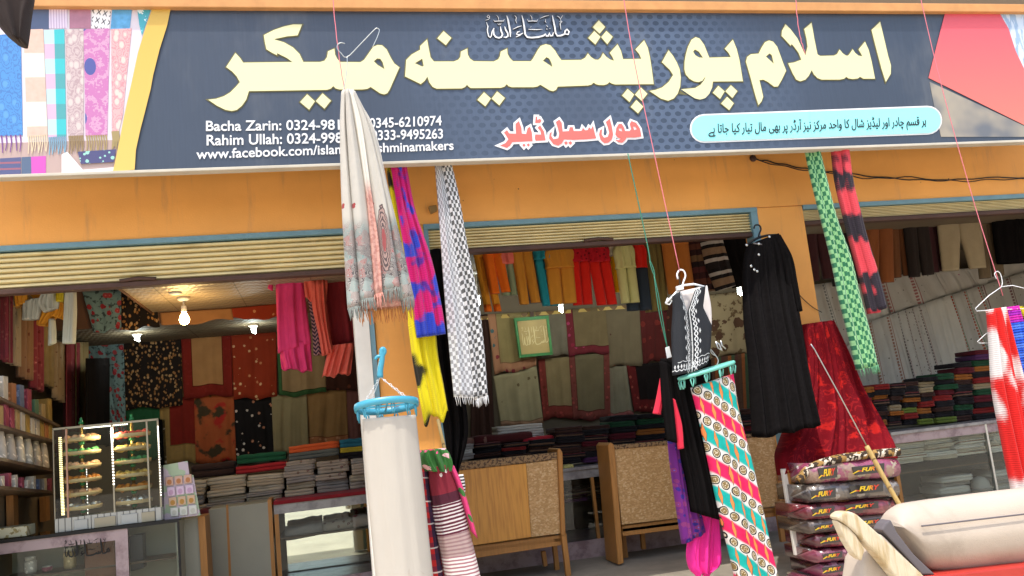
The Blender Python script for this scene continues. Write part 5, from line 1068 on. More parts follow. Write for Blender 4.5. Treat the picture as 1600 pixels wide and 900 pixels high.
# ------------------------------------------------------------------ things hung in front of the shop
PINKS = mat('pink_cord', (.72, .20, .24), .7); GREENC = mat('green_cord', (.05, .20, .13), .7); WIRE = mat('bare_wire', (.50, .52, .50), .3, metal=.7); WPLAST = mat('white_plastic', (.78, .80, .80), .3); BLACKP = mat('black_plastic', (.015, .015, .016), .35)
def px3(pts, Y): return [P(x, y, Y) for x, y in pts]
def cord(label, pts, Y, m, r_=.0035, wob=.0):
    p = px3(pts, Y); q = [cat(p, i/24) for i in range(25)]
    if wob: q = [v+Vector((wob*math.sin(i*1.7), wob*math.cos(i*2.1), 0)) for i, v in enumerate(q)]
    return solo('cord', label, 'cord', MB().tube(q, r_, 6), m, 'cords the clothes hang from')
HY = -1.15
cord('pink cord holding the white embroidered shawl in front of the sign', [(517, -40), (524, 40), (533, 110), (541, 150)], HY, PINKS, .003, .001)
cord('pink cord holding the embroidered black waistcoat', [(970, -30), (990, 90), (1020, 230), (1062, 424)], -1.1, PINKS, .003)
cord('pink cord at the right holding the red and white scarf hanger', [(1432, -30), (1470, 130), (1520, 310), (1567, 462)], -1.0, PINKS, .003)
cord('short frayed pink cord over the lettering near the right', [(1241, -30), (1246, 30), (1251, 60), (1258, 84)], -.85, PINKS, .003, .002)
t = thing('cord', 'green doubled cord with a loop left of the waistcoat', 'cord', P(1045, 560, -.95), 'cords the clothes hang from')
q = px3([(981, 240), (996, 310), (1012, 385), (1016, 410)], -.95); part('upper_cord', MB().tube([cat(q, i/16) for i in range(17)], .004, 6), GREENC, t)
q = px3([(1016, 408), (1021, 420), (1023, 432), (1018, 420), (1015, 408)], -.95); part('loop', MB().tube([cat(q, i/16) for i in range(17)], .0035, 6), GREENC, t)
for d in (-1.6, 1.6):
    q = px3([(1022, 430), (1028+d, 465), (1034+d, 500), (1043, 545)], -.95); part('lower_cord', MB().tube([cat(q, i/12) for i in range(13)], .0035, 6), GREENC, t)
part('peg', MB().slab([(1040, 543), (1046, 541), (1050, 558), (1043, 560)], -.96, .012), WPLAST, t, .002)

# 1 white embroidered shawl
def shawlmat(t):
    v = t.v; emb = v.sm(.80, .92); d, c = t.vor(26); sw = (d*7+t.noise(30, 3)*3).fr()
    body = t.mul((.49, .46, .405), t.noise(6, 3)*.25+.87)
    e1 = t.mix(sw.gt(.5), (.40, .37, .34), t.ramp(c[1], [(0, (.14, .12, .12)), (.35, (.40, .14, .13)), (.6, (.22, .33, .31)), (.8, (.30, .22, .20))]))
    big = ((t.noise(1, 2, 5, 5, 2.0)).gt(.5)); e1 = t.mix(big*.5, e1, t.mul(e1, t.noise(60, 1)*.3+.45))
    o = t.mix(emb, body, e1)
    bd, bc = t.vor(7, 1, .8, 3.0); bt = (bd+t.noise(50, 2)*.12).lt(.17)*bc[0].lt(.55)*v.gt(.25)*v.lt(.8)
    return t.mix(bt, o, (.32, .05, .05))
M_SH = mat('embroidered_ivory', shawlmat, .85, weave, .15, sheen=.1)
def paisleymat(t):
    base = shawlmat(t); x = (t.nu-.5)*.9; y = (t.nv-.74)*2.1; r_ = ((x+y*.25)*(x+y*.25)*1.3+y*y).sq(); n = t.noise(34, 3)*.12-.06
    o = t.mix((r_+n).lt(.36), base, t.mix((((r_+n)*15).fr()).gt(.5), (.10, .075, .075), (.36, .25, .22)))
    return t.mix((r_+n).lt(.12), o, (.30, .08, .08))
M_SHM = mat('embroidered_paisley', paisleymat, .85, weave, .15, sheen=.1)
M_SHP = mat('embroidered_pink', lambda t: t.mix(t.v.sm(.55, .7), (.70, .66, .58), t.mix(t.noise(40, 3).gt(.5), (.60, .34, .28), (.50, .24, .20))), .85, weave, .15)
FR1 = fab('fringe_grey', (.22, .24, .22)); FR2 = fab('fringe_orange', (.55, .22, .07)); FR3 = fab('fringe_pink', (.68, .32, .26))
sh = thing('hanging_shawl', 'white shawl with paisley embroidered fringed hem hanging on a wire hanger', 'shawl', P(590, 505, HY))
def fold_(rows, dy, m, fr, folds=.6, amp=.008, bulge=.045, fl_=.075, n=16, seed=0):
    c = cloth(MB(), rows, HY+dy, folds=folds, amp=amp, nu=20, nv=30, bulge=bulge, seed=seed, start=.5)
    o = part('fold_panel', c, m, sh); part('fringe', fringe(MB(), c.last, fl_, n, .0026, seed), fr, o)
fold_([(536, 142, 551, 142), (540, 200, 585, 200), (548, 300, 608, 300), (556, 400, 630, 395), (560, 486, 646, 478)], .07, M_SHP, FR2, 4, .012, .03, .09, 46, 3)
fold_([(533, 145, 541, 143), (531, 200, 541, 200), (533, 300, 549, 300), (538, 400, 558, 398), (543, 483, 565, 480)], .0, M_SH, FR1, seed=1)
fold_([(539, 143, 546, 142), (541, 200, 556, 200), (548, 300, 572, 300), (557, 400, 582, 395), (563, 471, 587, 466)], -.03, M_SH, FR1, seed=2)
fold_([(545, 143, 551, 142), (556, 200, 566, 198), (571, 300, 580, 298), (578, 380, 592, 378), (585, 462, 598, 458)], -.045, M_SHP, FR3, 1, .006, .02, .085, 8, 4)
fold_([(547, 142, 553, 142), (562, 200, 576, 198), (577, 300, 600, 297), (587, 380, 613, 376), (596, 455, 625, 450)], -.02, M_SHM, FR1, .6, .012, .03, .085, 18, 5)
fold_([(551, 143, 556, 145), (573, 200, 584, 203), (596, 300, 608, 298), (612, 385, 628, 380), (625, 470, 647, 463)], .02, M_SH, FR1, 1, .008, .025, .08, 12, 6)
zH = lambda pts: zoom(320, 20, .2, pts)
wire = thing('wire_hanger', 'bent bare wire hanger holding the white shawl', 'hanger', P(541, 140, HY))
q = px3(zH([(1095, 240), (1060, 234), (1036, 252), (1036, 282), (1062, 312), (1112, 346), (1220, 240), (1325, 132), (1348, 121), (1364, 138), (1345, 195), (1310, 270)]), HY-.01)
part('hook_and_arm', MB().tube([cat(q, i/40) for i in range(41)], .0028, 6), WIRE, wire)
q = px3(zH([(1112, 346), (1112, 420), (1100, 520), (1080, 630)]), HY-.01); part('twisted_stem', MB().tube([cat(q, i/20) for i in range(21)], .0028, 6), WIRE, wire)

# 2-5 scarves tied under the sign
def scarf(label, layers, Y, fr=None, n=40, flen=.05, group='scarves tied below the signboard', catg='scarf'):
    rows0 = layers[0][0]; t = thing('hanging_scarf', label, catg, P((rows0[-1][0]+rows0[-1][2])/2, rows0[-1][1], Y), group)
    for i, (rows, m, k) in enumerate(layers):
        kk = dict(folds=3, amp=.014, nu=40, nv=40, bulge=.03, seed=i+int(rows[0][0])); kk.update(k); dy = kk.pop('dy', 0); c = cloth(MB(), rows, Y+dy, **kk); o = part('fold_panel', c, m, t)
        if fr: part('fringe', fringe(MB(), c.last, flen, n, .002, i), fr, o)
    return t
M_YB = tiedye('dye_yellow_black', (.72, .60, .012), (.02, .018, .012), None, 4.5, 2.2, .50, 3.0)
M_MB = tiedye('dye_magenta_blue', (.56, .012, .16), (.03, .06, .48), (.10, .03, .30), 6, 3.6, .53, 2.0, .66)
M_BW = checker('check_black_white', (.62, .63, .65), (.11, .11, .115), .028, .3, (.30, .30, .31)); M_BW2 = checker('check_black_white_bold', (.62, .62, .62), (.02, .02, .02), .030, .2)
scarf('yellow and black tie dyed scarf hanging behind the magenta and blue one', [([(603, 255, 618, 255), (614, 340, 638, 340), (628, 420, 660, 418), (638, 505, 679, 500), (645, 560, 685, 555), (654, 610, 694, 605), (663, 658, 701, 648)], M_YB, dict(hem=.03))], -.42)
scarf('magenta and blue ribbed scarf hanging right of the white shawl', [([(610, 255, 635, 255), (622, 330, 650, 330), (635, 410, 675, 406), (645, 480, 690, 476), (652, 527, 697, 521)], M_MB, dict(folds=3.5, amp=.02))], -.50)
scarf('black and white checked scarf below the sign', [([(679, 252, 694, 252), (684, 310, 702, 310), (690, 390, 716, 388), (696, 470, 732, 466), (703, 550, 744, 545), (710, 620, 752, 622)], M_BW, dict(folds=2, usc=1.5)),
      ([(690, 252, 705, 252), (700, 310, 718, 310), (712, 390, 731, 386), (724, 470, 747, 464), (734, 550, 757, 542), (742, 625, 763, 618)], M_BW2, dict(folds=1.5, dy=-.03, usc=1.5))], -.48, fab('fringe_white', (.7, .7, .7)), 14, .06)
hang('hanging_scarf', 'plain black cloth hanging behind the yellow and checked scarves', 'scarf', [(672, 390, 712, 388), (676, 520, 716, 515), (684, 600, 724, 600), (694, 670, 732, 676), (704, 740, 716, 742)], -.25, m_black, 'scarves tied below the signboard', folds=3, amp=.02, bulge=.03, seed=5)
M_GC = checker('check_green', (.26, .52, .24), (.008, .13, .065), .036, .22); M_RB = tiedye('dye_red_black', (.62, .06, .08), (.028, .022, .03), None, 5, 2.6, .50, 4.0)
scarf('green checked scarf hanging before the right bay', [([(1256, 226, 1278, 226), (1268, 280, 1290, 280), (1284, 342, 1305, 341), (1300, 404, 1327, 402), (1313, 467, 1342, 464), (1327, 523, 1357, 519), (1340, 578, 1371, 572)], M_GC, dict(folds=2, amp=.012, usc=1.9)),
      ([(1268, 226, 1279, 226), (1280, 280, 1292, 280), (1296, 342, 1308, 341), (1316, 404, 1330, 402), (1331, 467, 1345, 464), (1346, 523, 1360, 519), (1359, 574, 1372, 570)], M_GC, dict(folds=1, amp=.008, dy=-.025, usc=1.9))], -.5, fab('fringe_green', (.14, .38, .2)), 12, .06)
scarf('red and black tie dyed scarf right of the green checked one', [([(1298, 224, 1316, 224), (1305, 280, 1322, 280), (1317, 330, 1334, 328), (1330, 380, 1348, 378), (1344, 432, 1364, 430), (1358, 490, 1376, 488)], M_RB, dict(folds=1.5, amp=.012)),
      ([(1312, 224, 1326, 224), (1319, 280, 1333, 280), (1331, 330, 1345, 328), (1343, 380, 1358, 377), (1358, 432, 1374, 428), (1372, 486, 1387, 480)], M_RB, dict(folds=1, amp=.01, dy=-.03))], -.52)

# 6-7 clip hangers
TEALP = mat('turquoise_plastic', (.05, .30, .42), .35, None, .5); MINTP = mat('mint_plastic', (.16, .52, .42), .35, None, .5)
def clip(mb, c, s=.03, a=0.0):
    dx = Vector((math.cos(a), math.sin(a), 0)); n = Vector((-math.sin(a), math.cos(a), 0))
    for sg in (-1, 1):
        p = [c+n*sg*.004+Vector((0, 0, .012)), c+n*sg*.011, c+n*sg*.006+Vector((0, 0, -s*.6)), c+n*sg*.002+Vector((0, 0, -s))]
        mb.tube([v for v in p], [.004, .005, .0045, .003], 5)
def ringhanger(label, cx, cy, Y, rx, ry, m, chain_top, hook, n=12):
    c = P(cx, cy, Y); t = thing('clip_hanger', label, 'clip hanger', c)
    mb = MB(); N = 40; vs = []; fs = []
    prof = [(0, -.02), (.014, -.02), (.017, 0), (.014, .02), (0, .02), (-.003, 0)]
    for i in range(N):
        g = 2*math.pi*i/N; e = Vector((math.cos(g)*rx, math.sin(g)*ry, 0)); nr = Vector((math.cos(g), math.sin(g), 0))
        for a, b in prof: vs.append(c+e+nr*a+Vector((0, 0, b-.22*math.sin(g)*ry)))
    k = len(prof)
    for i in range(N):
        for j in range(k): fs.append((i*k+j, ((i+1) % N)*k+j, ((i+1) % N)*k+(j+1) % k, i*k+(j+1) % k))
    mb.add(vs, fs, smooth=True); part('ring', mb, m, t)
    part('cross_bar', MB().box(c.x-rx, c.x+rx, c.y-.008, c.y+.008, c.z-.006, c.z+.006), m, t); part('cross_bar', MB().tube([c+Vector((0, -ry, .22*ry-.001)), c+Vector((0, ry, -.22*ry-.001))], .006, 6), m, t)
    for i in range(n):
        g = 2*math.pi*(i+.3)/n; mb = MB(); clip(mb, c+Vector((math.cos(g)*rx, math.sin(g)*ry, -.03-.22*math.sin(g)*ry)), .045, g); part('peg', mb, m, t)
    top = P(*chain_top, Y)
    for g in (.5, 2.2, 3.9, 5.4):
        e = c+Vector((math.cos(g)*rx, math.sin(g)*ry, .016-.22*math.sin(g)*ry)); mb = MB(); nl = 9
        for i in range(nl):
            a, b = lerp(top, e, i/nl), lerp(top, e, (i+1.15)/nl); o = (b-a).normalized().orthogonal()*(.005 if i % 2 else .0) + Vector((0, .005 if i % 2 == 0 else 0, 0))
            mb.tube([a, (a+b)/2+o, b, (a+b)/2-o, a], .0016, 4)
        part('chain', mb, WPLAST, t)
    q = px3(hook, Y); part('hook', MB().tube([cat(q, i/24) for i in range(25)], [.009+.010*(i/24) for i in range(25)], 8), m, t)
    return c
ringhanger('round turquoise peg hanger on white chains above the white cloth tube', 604, 634, -1.2, .175, .13, TEALP, (594, 589), [(586, 562), (590, 557), (597, 556), (601, 550), (599, 545), (596, 548), (597, 560), (594, 578), (594, 590)])
M_TUBE = mat('plain_white_cloth', lambda t: t.mix((t.noise(2.0, 4, 1, .6)-.56).ab().lt(.004)*t.noise(1.3, 1, w=4.0).gt(.55), t.mul((.47, .43, .37), t.noise(3, 4)*.14+.93), (.44, .39, .33)), .85, lambda t: t.noise(1.2, 4, 6, .7)*3.5+t.noise(3, 5, 1, 1)*1.2+t.noise(350, 1)*.25, .12, bs=.45)
hang('hanging_cloth', 'plain off white cloth tube hanging from the turquoise peg hanger', 'cloth', [(566, 655, 650, 648), (568, 700, 655, 694), (575, 780, 664, 774), (583, 860, 672, 854), (591, 940, 681, 934)], -1.2, M_TUBE, None, bulge=.10, folds=1.3, amp=.008, nu=60, nv=30, seed=3, start=.6)
# 10-11 mint hanger with circle print cloth
GY2 = -1.05; c = P(1104, 579, GY2)
t = thing('clip_hanger', 'mint green oval peg hanger above the circle patterned cloth', 'clip hanger', c)
ax = (P(1146, 566, GY2)-P(1063, 592, GY2)); N = 36
def oval(w, h, r_):
    return MB().tube([c+ax*(.5*math.cos(2*math.pi*i/N))*w+Vector((0, math.sin(2*math.pi*i/N)*h, 0)) for i in range(N+1)], r_, 8, flat=1.0)
part('ring', oval(1, .09, .013), MINTP, t); part('cross_bar', MB().tube([c-ax*.48, c+ax*.48], .012, 8), MINTP, t); part('cross_bar', MB().tube([c-Vector((0, .085, .001)), c+Vector((0, .085, -.001))], .012, 8), MINTP, t)
for i in range(12):
    g = 2*math.pi*(i+.5)/12; mb = MB(); clip(mb, c+ax*(.5*math.cos(g))+Vector((0, math.sin(g)*.09, -.026)), .045, g+.6); part('peg', mb, MINTP, t)
q = px3([(1118, 556), (1112, 552), (1110, 546), (1114, 550), (1122, 562), (1120, 572)], GY2); part('hook', MB().tube([cat(q, i/16) for i in range(17)], .0035, 6), WIRE, t)
def circles(t):
    a = (t.v-t.u*1.0)/.20; row = (a+.5).fl(); dy = (a-row)*.20*.70
    cu_ = (t.u*.72+t.v*.42)/.060+row*.37; dx = (cu_.fr()-.5)*.060; r_ = (dx*dx*1500.0+dy*dy*1350.0).sq()
    par = a.fl().md(2.0); band = t.mix(par, (.66, .02, .10), (.012, .36, .31)); band = t.mul(band, t.noise(14, 3)*.6+.7)
    glow = dy.ab().sm(.040, .024); o = t.mix(glow, band, (.66, .62, .58))
    a2 = (a.fr()-.5)*.125; dx2 = ((t.u/.062+a.fl()*.4).fr()-.5)*.062
    dm = dx2.ab()*95.0+a2.ab()*24.0; o = t.mix(dm.lt(1.12), o, (.10, .05, .03)); o = t.mix(dm.lt(.92), o, (.80, .24, .07))
    o = t.mix(r_.lt(1.1), o, (.68, .64, .60)); o = t.mix(r_.lt(.97), o, (.015, .015, .015)); o = t.mix(r_.lt(.74), o, (.66, .58, .42))
    d, cc = t.vor(110); o = t.mix(r_.lt(.66)*d.gt(.36), o, (.22, .15, .06)); return o
hang('printed_cloth', 'pink and teal cloth printed with rows of ringed circles on the mint hanger', 'cloth', [(1080, 606, 1146, 584), (1096, 668, 1157, 648), (1112, 740, 1175, 716), (1128, 812, 1193, 796), (1143, 872, 1207, 860), (1157, 935, 1224, 925)], GY2, mat('circle_print', circles, .8, weave, .15), None, bulge=.06, folds=2.2, amp=.014, nu=60, nv=50, seed=11)
# 12 garments behind it
t = thing('hanging_garment', 'long plain black tunic hanging left of the circle patterned cloth', 'tunic', P(1100, 810, -.93))
part('body', cloth(MB(), [(1033, 560, 1062, 566), (1040, 600, 1085, 605), (1058, 680, 1104, 690), (1073, 745, 1120, 755), (1082, 800, 1130, 814)], -.93, folds=3, amp=.02, bulge=.05, seed=2), m_black, t)
part('sleeve', cloth(MB(), [(1031, 564, 1048, 572), (1035, 620, 1054, 628), (1043, 688, 1058, 692)], -.98, folds=1.5, amp=.01, nu=20, bulge=.04, seed=3), m_black, t)
hang('hanging_scarf', 'purple cloth with dark blue pattern under the black tunic', 'scarf', [(1042, 600, 1056, 600), (1045, 690, 1074, 690), (1055, 770, 1090, 772), (1067, 850, 1104, 830)], -.88, dots('fab_purple', (.11, .018, .14), [(.03, .02, .16), (.17, .03, .12)], 26, .42, density=.85), 'garments left of the circle cloth', folds=2, amp=.015, bulge=.03)
hang('hanging_scarf', 'hot pink cloth hanging lowest behind the black tunic', 'scarf', [(1090, 790, 1122, 800), (1076, 850, 1128, 842), (1078, 884, 1128, 880), (1092, 899, 1112, 896)], -.84, fab('fab_hotpink', (.72, .03, .26)), 'garments left of the circle cloth', folds=3, amp=.02, bulge=.03, hem=.02)
hang('hanging_scarf', 'bright red sleeve peeping left of the black tunic', 'scarf', [(1032, 590, 1037, 592), (1026, 625, 1036, 628), (1021, 646, 1034, 648)], -.86, fab('fab_brightred', (.62, .03, .06)), 'garments left of the circle cloth', folds=1, amp=.008, nu=14, bulge=.02)
hang('hanging_scarf', 'bright red cloth strip showing through the black tunic opening', 'scarf', [(1049, 622, 1055, 626), (1054, 660, 1066, 664), (1060, 702, 1069, 700)], -.995, fab('fab_brightred', (.62, .03, .06)), 'garments left of the circle cloth', folds=1, amp=.004, nu=14, bulge=.02)

# 9 waistcoat
VY = -1.1
def vest(side):
    def fn(t):
        e = (1.0-t.nu) if side == 'l' else t.nu; low = 1.0-t.nv
        k = (t.v*30); tri = ((k.fr()-.5).ab())
        cx = (e-.17); s1 = (k*3.1416).sn()*.055; chain = (cx-s1).ab().lt(.020).mx((cx+s1).ab().lt(.020)); edge = (e-.035).ab().lt(.016)
        lf = (((k*.5).fr()-.5).ab()*.5); leaf = ((e-.33).ab()+lf*.42).lt(.055)
        d, c = t.vor(75); low2 = low-.02; hem1 = (low2-.03-(t.nu*30).sn()*.008).ab().lt(.006).mx(((low2-.075).ab()+((t.nu*7).fr()-.5).ab()*.10).lt(.03)).mx((low2-.13-(t.nu*18).sn()*.006).ab().lt(.004)*t.nu.gt(.2))
        m_ = chain.mx(edge).mx(leaf).mx(hem1).mn(1.0)*t.noise(160, 1).gt(.36)
        return t.mix(m_, t.mul((.020, .022, .026), t.noise(200, 2)+.5), (.60, .62, .62))
    return mat('embroidered_front_'+side, fn, .75, weave, .2)
t = thing('waistcoat', 'black sleeveless waistcoat with white embroidery and white lining on a white hanger', 'waistcoat', P(1079, 585, VY))
part('left_front' if False else 'front_panel', cloth(MB(), [(1051, 463, 1063, 455), (1052, 484, 1074, 487), (1050, 520, 1078, 518), (1051, 555, 1080, 550), (1052, 587, 1079, 582)], VY, folds=1, amp=.006, nu=30, nv=30, bulge=.03, seed=1, smooth=False), vest('l'), t)
part('front_panel', cloth(MB(), [(1087, 452, 1102, 447), (1075, 487, 1098, 480), (1078, 512, 1112, 508), (1080, 548, 1111, 540), (1079, 582, 1106, 568)], VY, folds=1, amp=.006, nu=30, nv=30, bulge=.04, seed=2, smooth=False), vest('r'), t)
part('back_lining', cloth(MB(), [(1054, 457, 1105, 446), (1053, 490, 1112, 482), (1054, 530, 1112, 522), (1055, 578, 1106, 564)], VY+.09, folds=1, amp=.006, nu=20, nv=12), fab('lining_white', (.70, .64, .60)), t)
h = thing('plastic_hanger', 'white plastic hanger carrying the waistcoat on the pink cord', 'hanger', P(1066, 445, VY))
q = px3([(1059, 436), (1058, 428), (1062, 422), (1068, 423), (1071, 431), (1068, 440), (1066, 447)], VY+.03); part('hook', MB().tube([cat(q, i/24) for i in range(25)], .006, 8), WPLAST, h)
part('shoulder_bar', MB().tube(px3([(1040, 474), (1052, 462), (1066, 446), (1084, 444), (1100, 448)], VY+.03), .008, 8), WPLAST, h); part('notch', MB().tube(px3([(1040, 474), (1046, 476), (1050, 470), (1043, 466), (1040, 474)], VY+.03), .005, 6), WPLAST, h)
part('clip_block', MB().slab([(1058, 447), (1068, 445), (1069, 452), (1059, 454)], VY+.0, .03), WPLAST, h, .003)
solo('hanger_clip', 'small metal hanger clips dangling right of the waistcoat', 'clip', MB().tube(px3([(1118, 534), (1124, 538), (1128, 548), (1122, 544), (1118, 534)], VY), .005, 6).tube(px3([(1126, 532), (1128, 540), (1134, 545)], VY), .005, 6), STEEL)

# 13 black dress
BY = -.22; t = thing('hanging_dress', 'long black dress with small metal buttons hanging on the right pillar', 'dress', P(1230, 675, BY))
M_DR = mat('black_crepe', lambda t: t.mul((.008, .007, .007), t.noise(40, 3)+.5), .95, lambda t: t.noise(240, 3)+(t.u*120).sn()*.2, .02, bs=.3)
part('body', cloth(MB(), [(1168, 383, 1214, 366), (1163, 410, 1228, 394), (1163, 455, 1238, 442), (1166, 505, 1247, 495, -.34), (1172, 560, 1259, 553, -.45), (1176, 622, 1270, 610, -.55), (1179, 684, 1282, 662, -.62)], BY, folds=6, amp=.022, nu=90, nv=40, bulge=.12, seed=4, start=.1, hem=.01), M_DR, t)
part('sleeve', cloth(MB(), [(1204, 369, 1218, 368), (1218, 405, 1236, 402), (1228, 445, 1244, 442), (1236, 492, 1252, 486)], BY-.08, folds=1.5, amp=.012, nu=24, nv=20, bulge=.05, seed=5), M_DR, t)
part('neckline', MB().tube(px3([(1177, 380), (1190, 382), (1200, 372)], BY-.10), .006, 6), mat('dull_lining', (.16, .15, .15), .7), t)
for x, y in ((1185.5, 398), (1173.5, 416), (1178.5, 421.5), (1183, 424), (1191.5, 511), (1166.5, 383), (1185.5, 381), (1202, 370)):
    b_ = P(x, y, BY-.17); part('button', MB().lathe([(.009, 0), (.011, .003), (.006, .006)], b_, 12, Vector((0, -1, 0))), STEEL, t)
h = thing('plastic_hanger', 'black plastic hanger hooked on the blue frame post above the dress', 'hanger', P(1185, 372, BY))
q = px3([(1178, 357), (1180, 352), (1186, 352), (1189, 358), (1186, 366), (1185, 373)], BY); part('hook', MB().tube([cat(q, i/20) for i in range(21)], .007, 8), BLACKP, h)
part('shoulder_bar', MB().tube(px3([(1166, 384), (1176, 376), (1186, 371), (1198, 368), (1212, 367)], BY), .010, 8), BLACKP, h)

# 8 draped shawls before the left pillar
def striped(t):
    v = t.v; st = ((v*46+t.noise(5, 2)*.5).fr()).gt(.55)
    d, c = t.vor(20); motif = (d+t.noise(70, 2)*.2).lt(.34)
    top = t.mix(motif*c[0].gt(.45), (.20, .022, .035), (.66, .55, .52)); zone2 = t.mix(st, (.10, .02, .035), (.62, .56, .54)); zone3 = t.mix(st, (.40, .29, .27), (.28, .17, .17)); zone4 = t.mix(st, (.72, .66, .62), (.34, .16, .18)); zone5 = t.mix((d+t.noise(60, 2)*.2).lt(.36), (.72, .58, .52), (.42, .02, .06))
    o = t.mix(v.gt(.17), top, t.rgb((.075, .018, .03))); o = t.mix(v.gt(.23), o, zone2); o = t.mix(v.gt(.42), o, zone3); o = t.mix(v.gt(.55), o, zone4); return t.mix(v.gt(.70), o, zone5)
t = thing('display_post', 'hidden wooden post bearing the draped shawls before the left pillar', 'post', P(706, 900, -.8))
part('post', MB().tube([P(686, 725, -.78), P(722, 985, -.78)], .035, 10), TEAKF, t)
SG = 'shawls draped on the post before the left pillar'
hang('draped_shawl', 'maroon and white striped shawl draped over a post right of the white tube', 'shawl', [(668, 730, 702, 724), (669, 755, 710, 745), (674, 788, 720, 776), (678, 822, 728, 808), (687, 865, 740, 856), (699, 925, 754, 916)], -.92, mat('striped_shawl', striped, .85, weave, .12), SG, bulge=.12, folds=1.4, amp=.008, nu=50, nv=40, seed=2)
def plaid(t):
    a = (t.u*14).fr().gt(.5); b_ = (t.v*14).fr().gt(.5); o = t.mix(a, (.40, .02, .02), (.05, .02, .04)); o = t.mix(b_*.6, o, (.02, .02, .05)); return t.mix(((t.v*7).fr()-.5).ab().lt(.03), o, (.5, .45, .42))
hang('draped_shawl', 'red plaid shawl hanging between the white tube and the striped shawl', 'shawl', [(654, 728, 669, 728), (660, 780, 674, 780), (667, 840, 684, 836), (677, 925, 698, 920)], -.90, mat('red_plaid', plaid, .85, weave, .12), SG, bulge=.06, folds=1, amp=.006, nu=24, nv=30)
M_PG = dots('pink_green_floral', (.04, .14, .035), [(.62, .08, .20), (.7, .4, .42), (.5, .03, .1)], 13, .55, density=.8)
hang('draped_shawl', 'pink and green floral cloth bundled on top of the draped shawls', 'shawl', [(655, 704, 696, 700), (652, 714, 703, 709), (655, 727, 707, 724), (664, 736, 704, 736)], -.93, M_PG, SG, bulge=.13, folds=3, amp=.025, nu=40, nv=20, seed=3)
hang('draped_shawl', 'pink bordered edge of cloth falling along the right of the striped shawl', 'shawl', [(696, 722, 710, 728), (709, 748, 722, 756), (722, 785, 733, 790), (736, 830, 747, 842)], -.99, dots('pink_edge', (.58, .05, .16), [(.05, .16, .04), (.65, .3, .32)], 12, .35, density=.5), SG, bulge=.03, folds=1, amp=.008, nu=16, nv=24)
hang('draped_shawl', 'black and white striped cloth tip beside the first bench', 'shawl', [(714, 742, 724, 741), (717, 757, 727, 756), (720, 772, 727, 771)], -.88, stripes('bw_tip', [(.7, .68, .66), (.03, .03, .03)], .02), SG, bulge=.015, folds=1, amp=.003, nu=10, nv=10)
BAM = mat('bamboo', lambda t: t.mix((t.v*5).fr().lt(.05), t.mul((.50, .34, .12), t.noise(9, 3, 8, 1)*.6+.7), (.22, .13, .05)), .45, None, .4)
solo('bamboo_stick', 'thin bamboo stick under the yellow scarf leaning into the draped shawls', 'stick', MB().tube(px3([(684, 655), (692, 690), (702, 735), (716, 800)], -.82), [.010, .011, .011, .012], 8), BAM)

# 16 red blanket, leaning board, bagged blankets
def redfl(t):
    n1 = t.noise(5, 5, 1.4, 1, 1.0, .62); n2 = t.noise(9, 4, 1, 1.6, 5.0, .6)
    leaf = n1.sm(.54, .60)*n2.sm(.44, .56); d, c = t.vor(9, 1.5, .8); vein = (d*5+n1*4).fr().gt(.74)*n2.gt(.5)
    o = t.mul((.13, .003, .007), t.noise(4, 4)*1.1+.45); o = t.mix(vein*.55, o, (.30, .012, .014)); return t.mix(leaf, o, (.38, .012, .010))
M_RED = mat('red_plush_floral', redfl, .8, lambda t: t.noise(50, 4)*.5+t.noise(6, 4), .08, sheen=.0, bs=.4)
hang('plush_blanket', 'glossy red floral plush blanket hanging over the bagged blankets', 'blanket', [(1248, 508, 1301, 501, -.12), (1250, 560, 1324, 550, -.16), (1246, 610, 1345, 600, -.22), (1236, 655, 1367, 642, -.32), (1224, 690, 1384, 676, -.4), (1218, 712, 1394, 698, -.46), (1222, 742, 1397, 714, -.5)], -.2, M_RED, None, bulge=.08, folds=3.4, amp=.045, nu=90, nv=44, seed=6, hem=.02)
t = thing('leaning_board', 'narrow white and blue board standing at the left of the bagged blankets', 'board', P(1250, 870, -.5))
part('white_face', MB().slab([(1222, 733), (1231, 732), (1253, 866), (1243, 868)], -.52, .03), WHITEP, t, .003); part('wood_edge', MB().slab([(1231, 735), (1239, 734), (1264, 864), (1254, 865)], -.54, .05), TEAKF, t, .003); part('blue_face', MB().slab([(1239, 742), (1254, 740), (1270, 850), (1263, 858)], -.50, .03), mat('sky_blue_board', lambda t: stain(t, (.16, .38, .48), 6, .2), .5), t, .003)
def plast(name, c1, c2, c3):
    def fn(t):
        n = t.noise(7, 4); o = t.mix(n.sm(.45, .5), c1, c2); return t.mix(t.noise(16, 3, w=3).gt(.62), o, c3)
    return mat(name, fn, .25, lambda t: t.noise(14, 4)+t.noise(60, 3)*.6, .5, coat=.9, bs=1.0)
PB = [plast('bag_blush', (0.270, 0.168, 0.120), (0.240, 0.048, 0.096), (0.360, 0.300, 0.216)), plast('bag_charcoal', (0.060, 0.051, 0.048), (0.120, 0.096, 0.078), (0.252, 0.228, 0.204)), plast('bag_crimson', (0.120, 0.012, 0.021), (0.192, 0.030, 0.042), (0.036, 0.006, 0.009)), plast('bag_mocha', (0.078, 0.054, 0.042), (0.120, 0.078, 0.060), (0.204, 0.168, 0.132)), plast('bag_wine', (0.084, 0.009, 0.018), (0.168, 0.018, 0.030), (0.030, 0.007, 0.008)), plast('bag_rose', (0.180, 0.030, 0.060), (0.096, 0.012, 0.024), (0.270, 0.096, 0.120)), plast('bag_pink', (0.216, 0.042, 0.090), (0.060, 0.012, 0.018), (0.276, 0.120, 0.156))]
LBL = mat('black_bag_label', (.012, .011, .011), .2, None, .5, coat=.6); YEL = mat('yellow_red_print', lambda t: t.mix(t.nu.sm(.35, .8), (.62, .42, .02), (.50, .035, .02)), .3, None, .4)
FYY = -.75
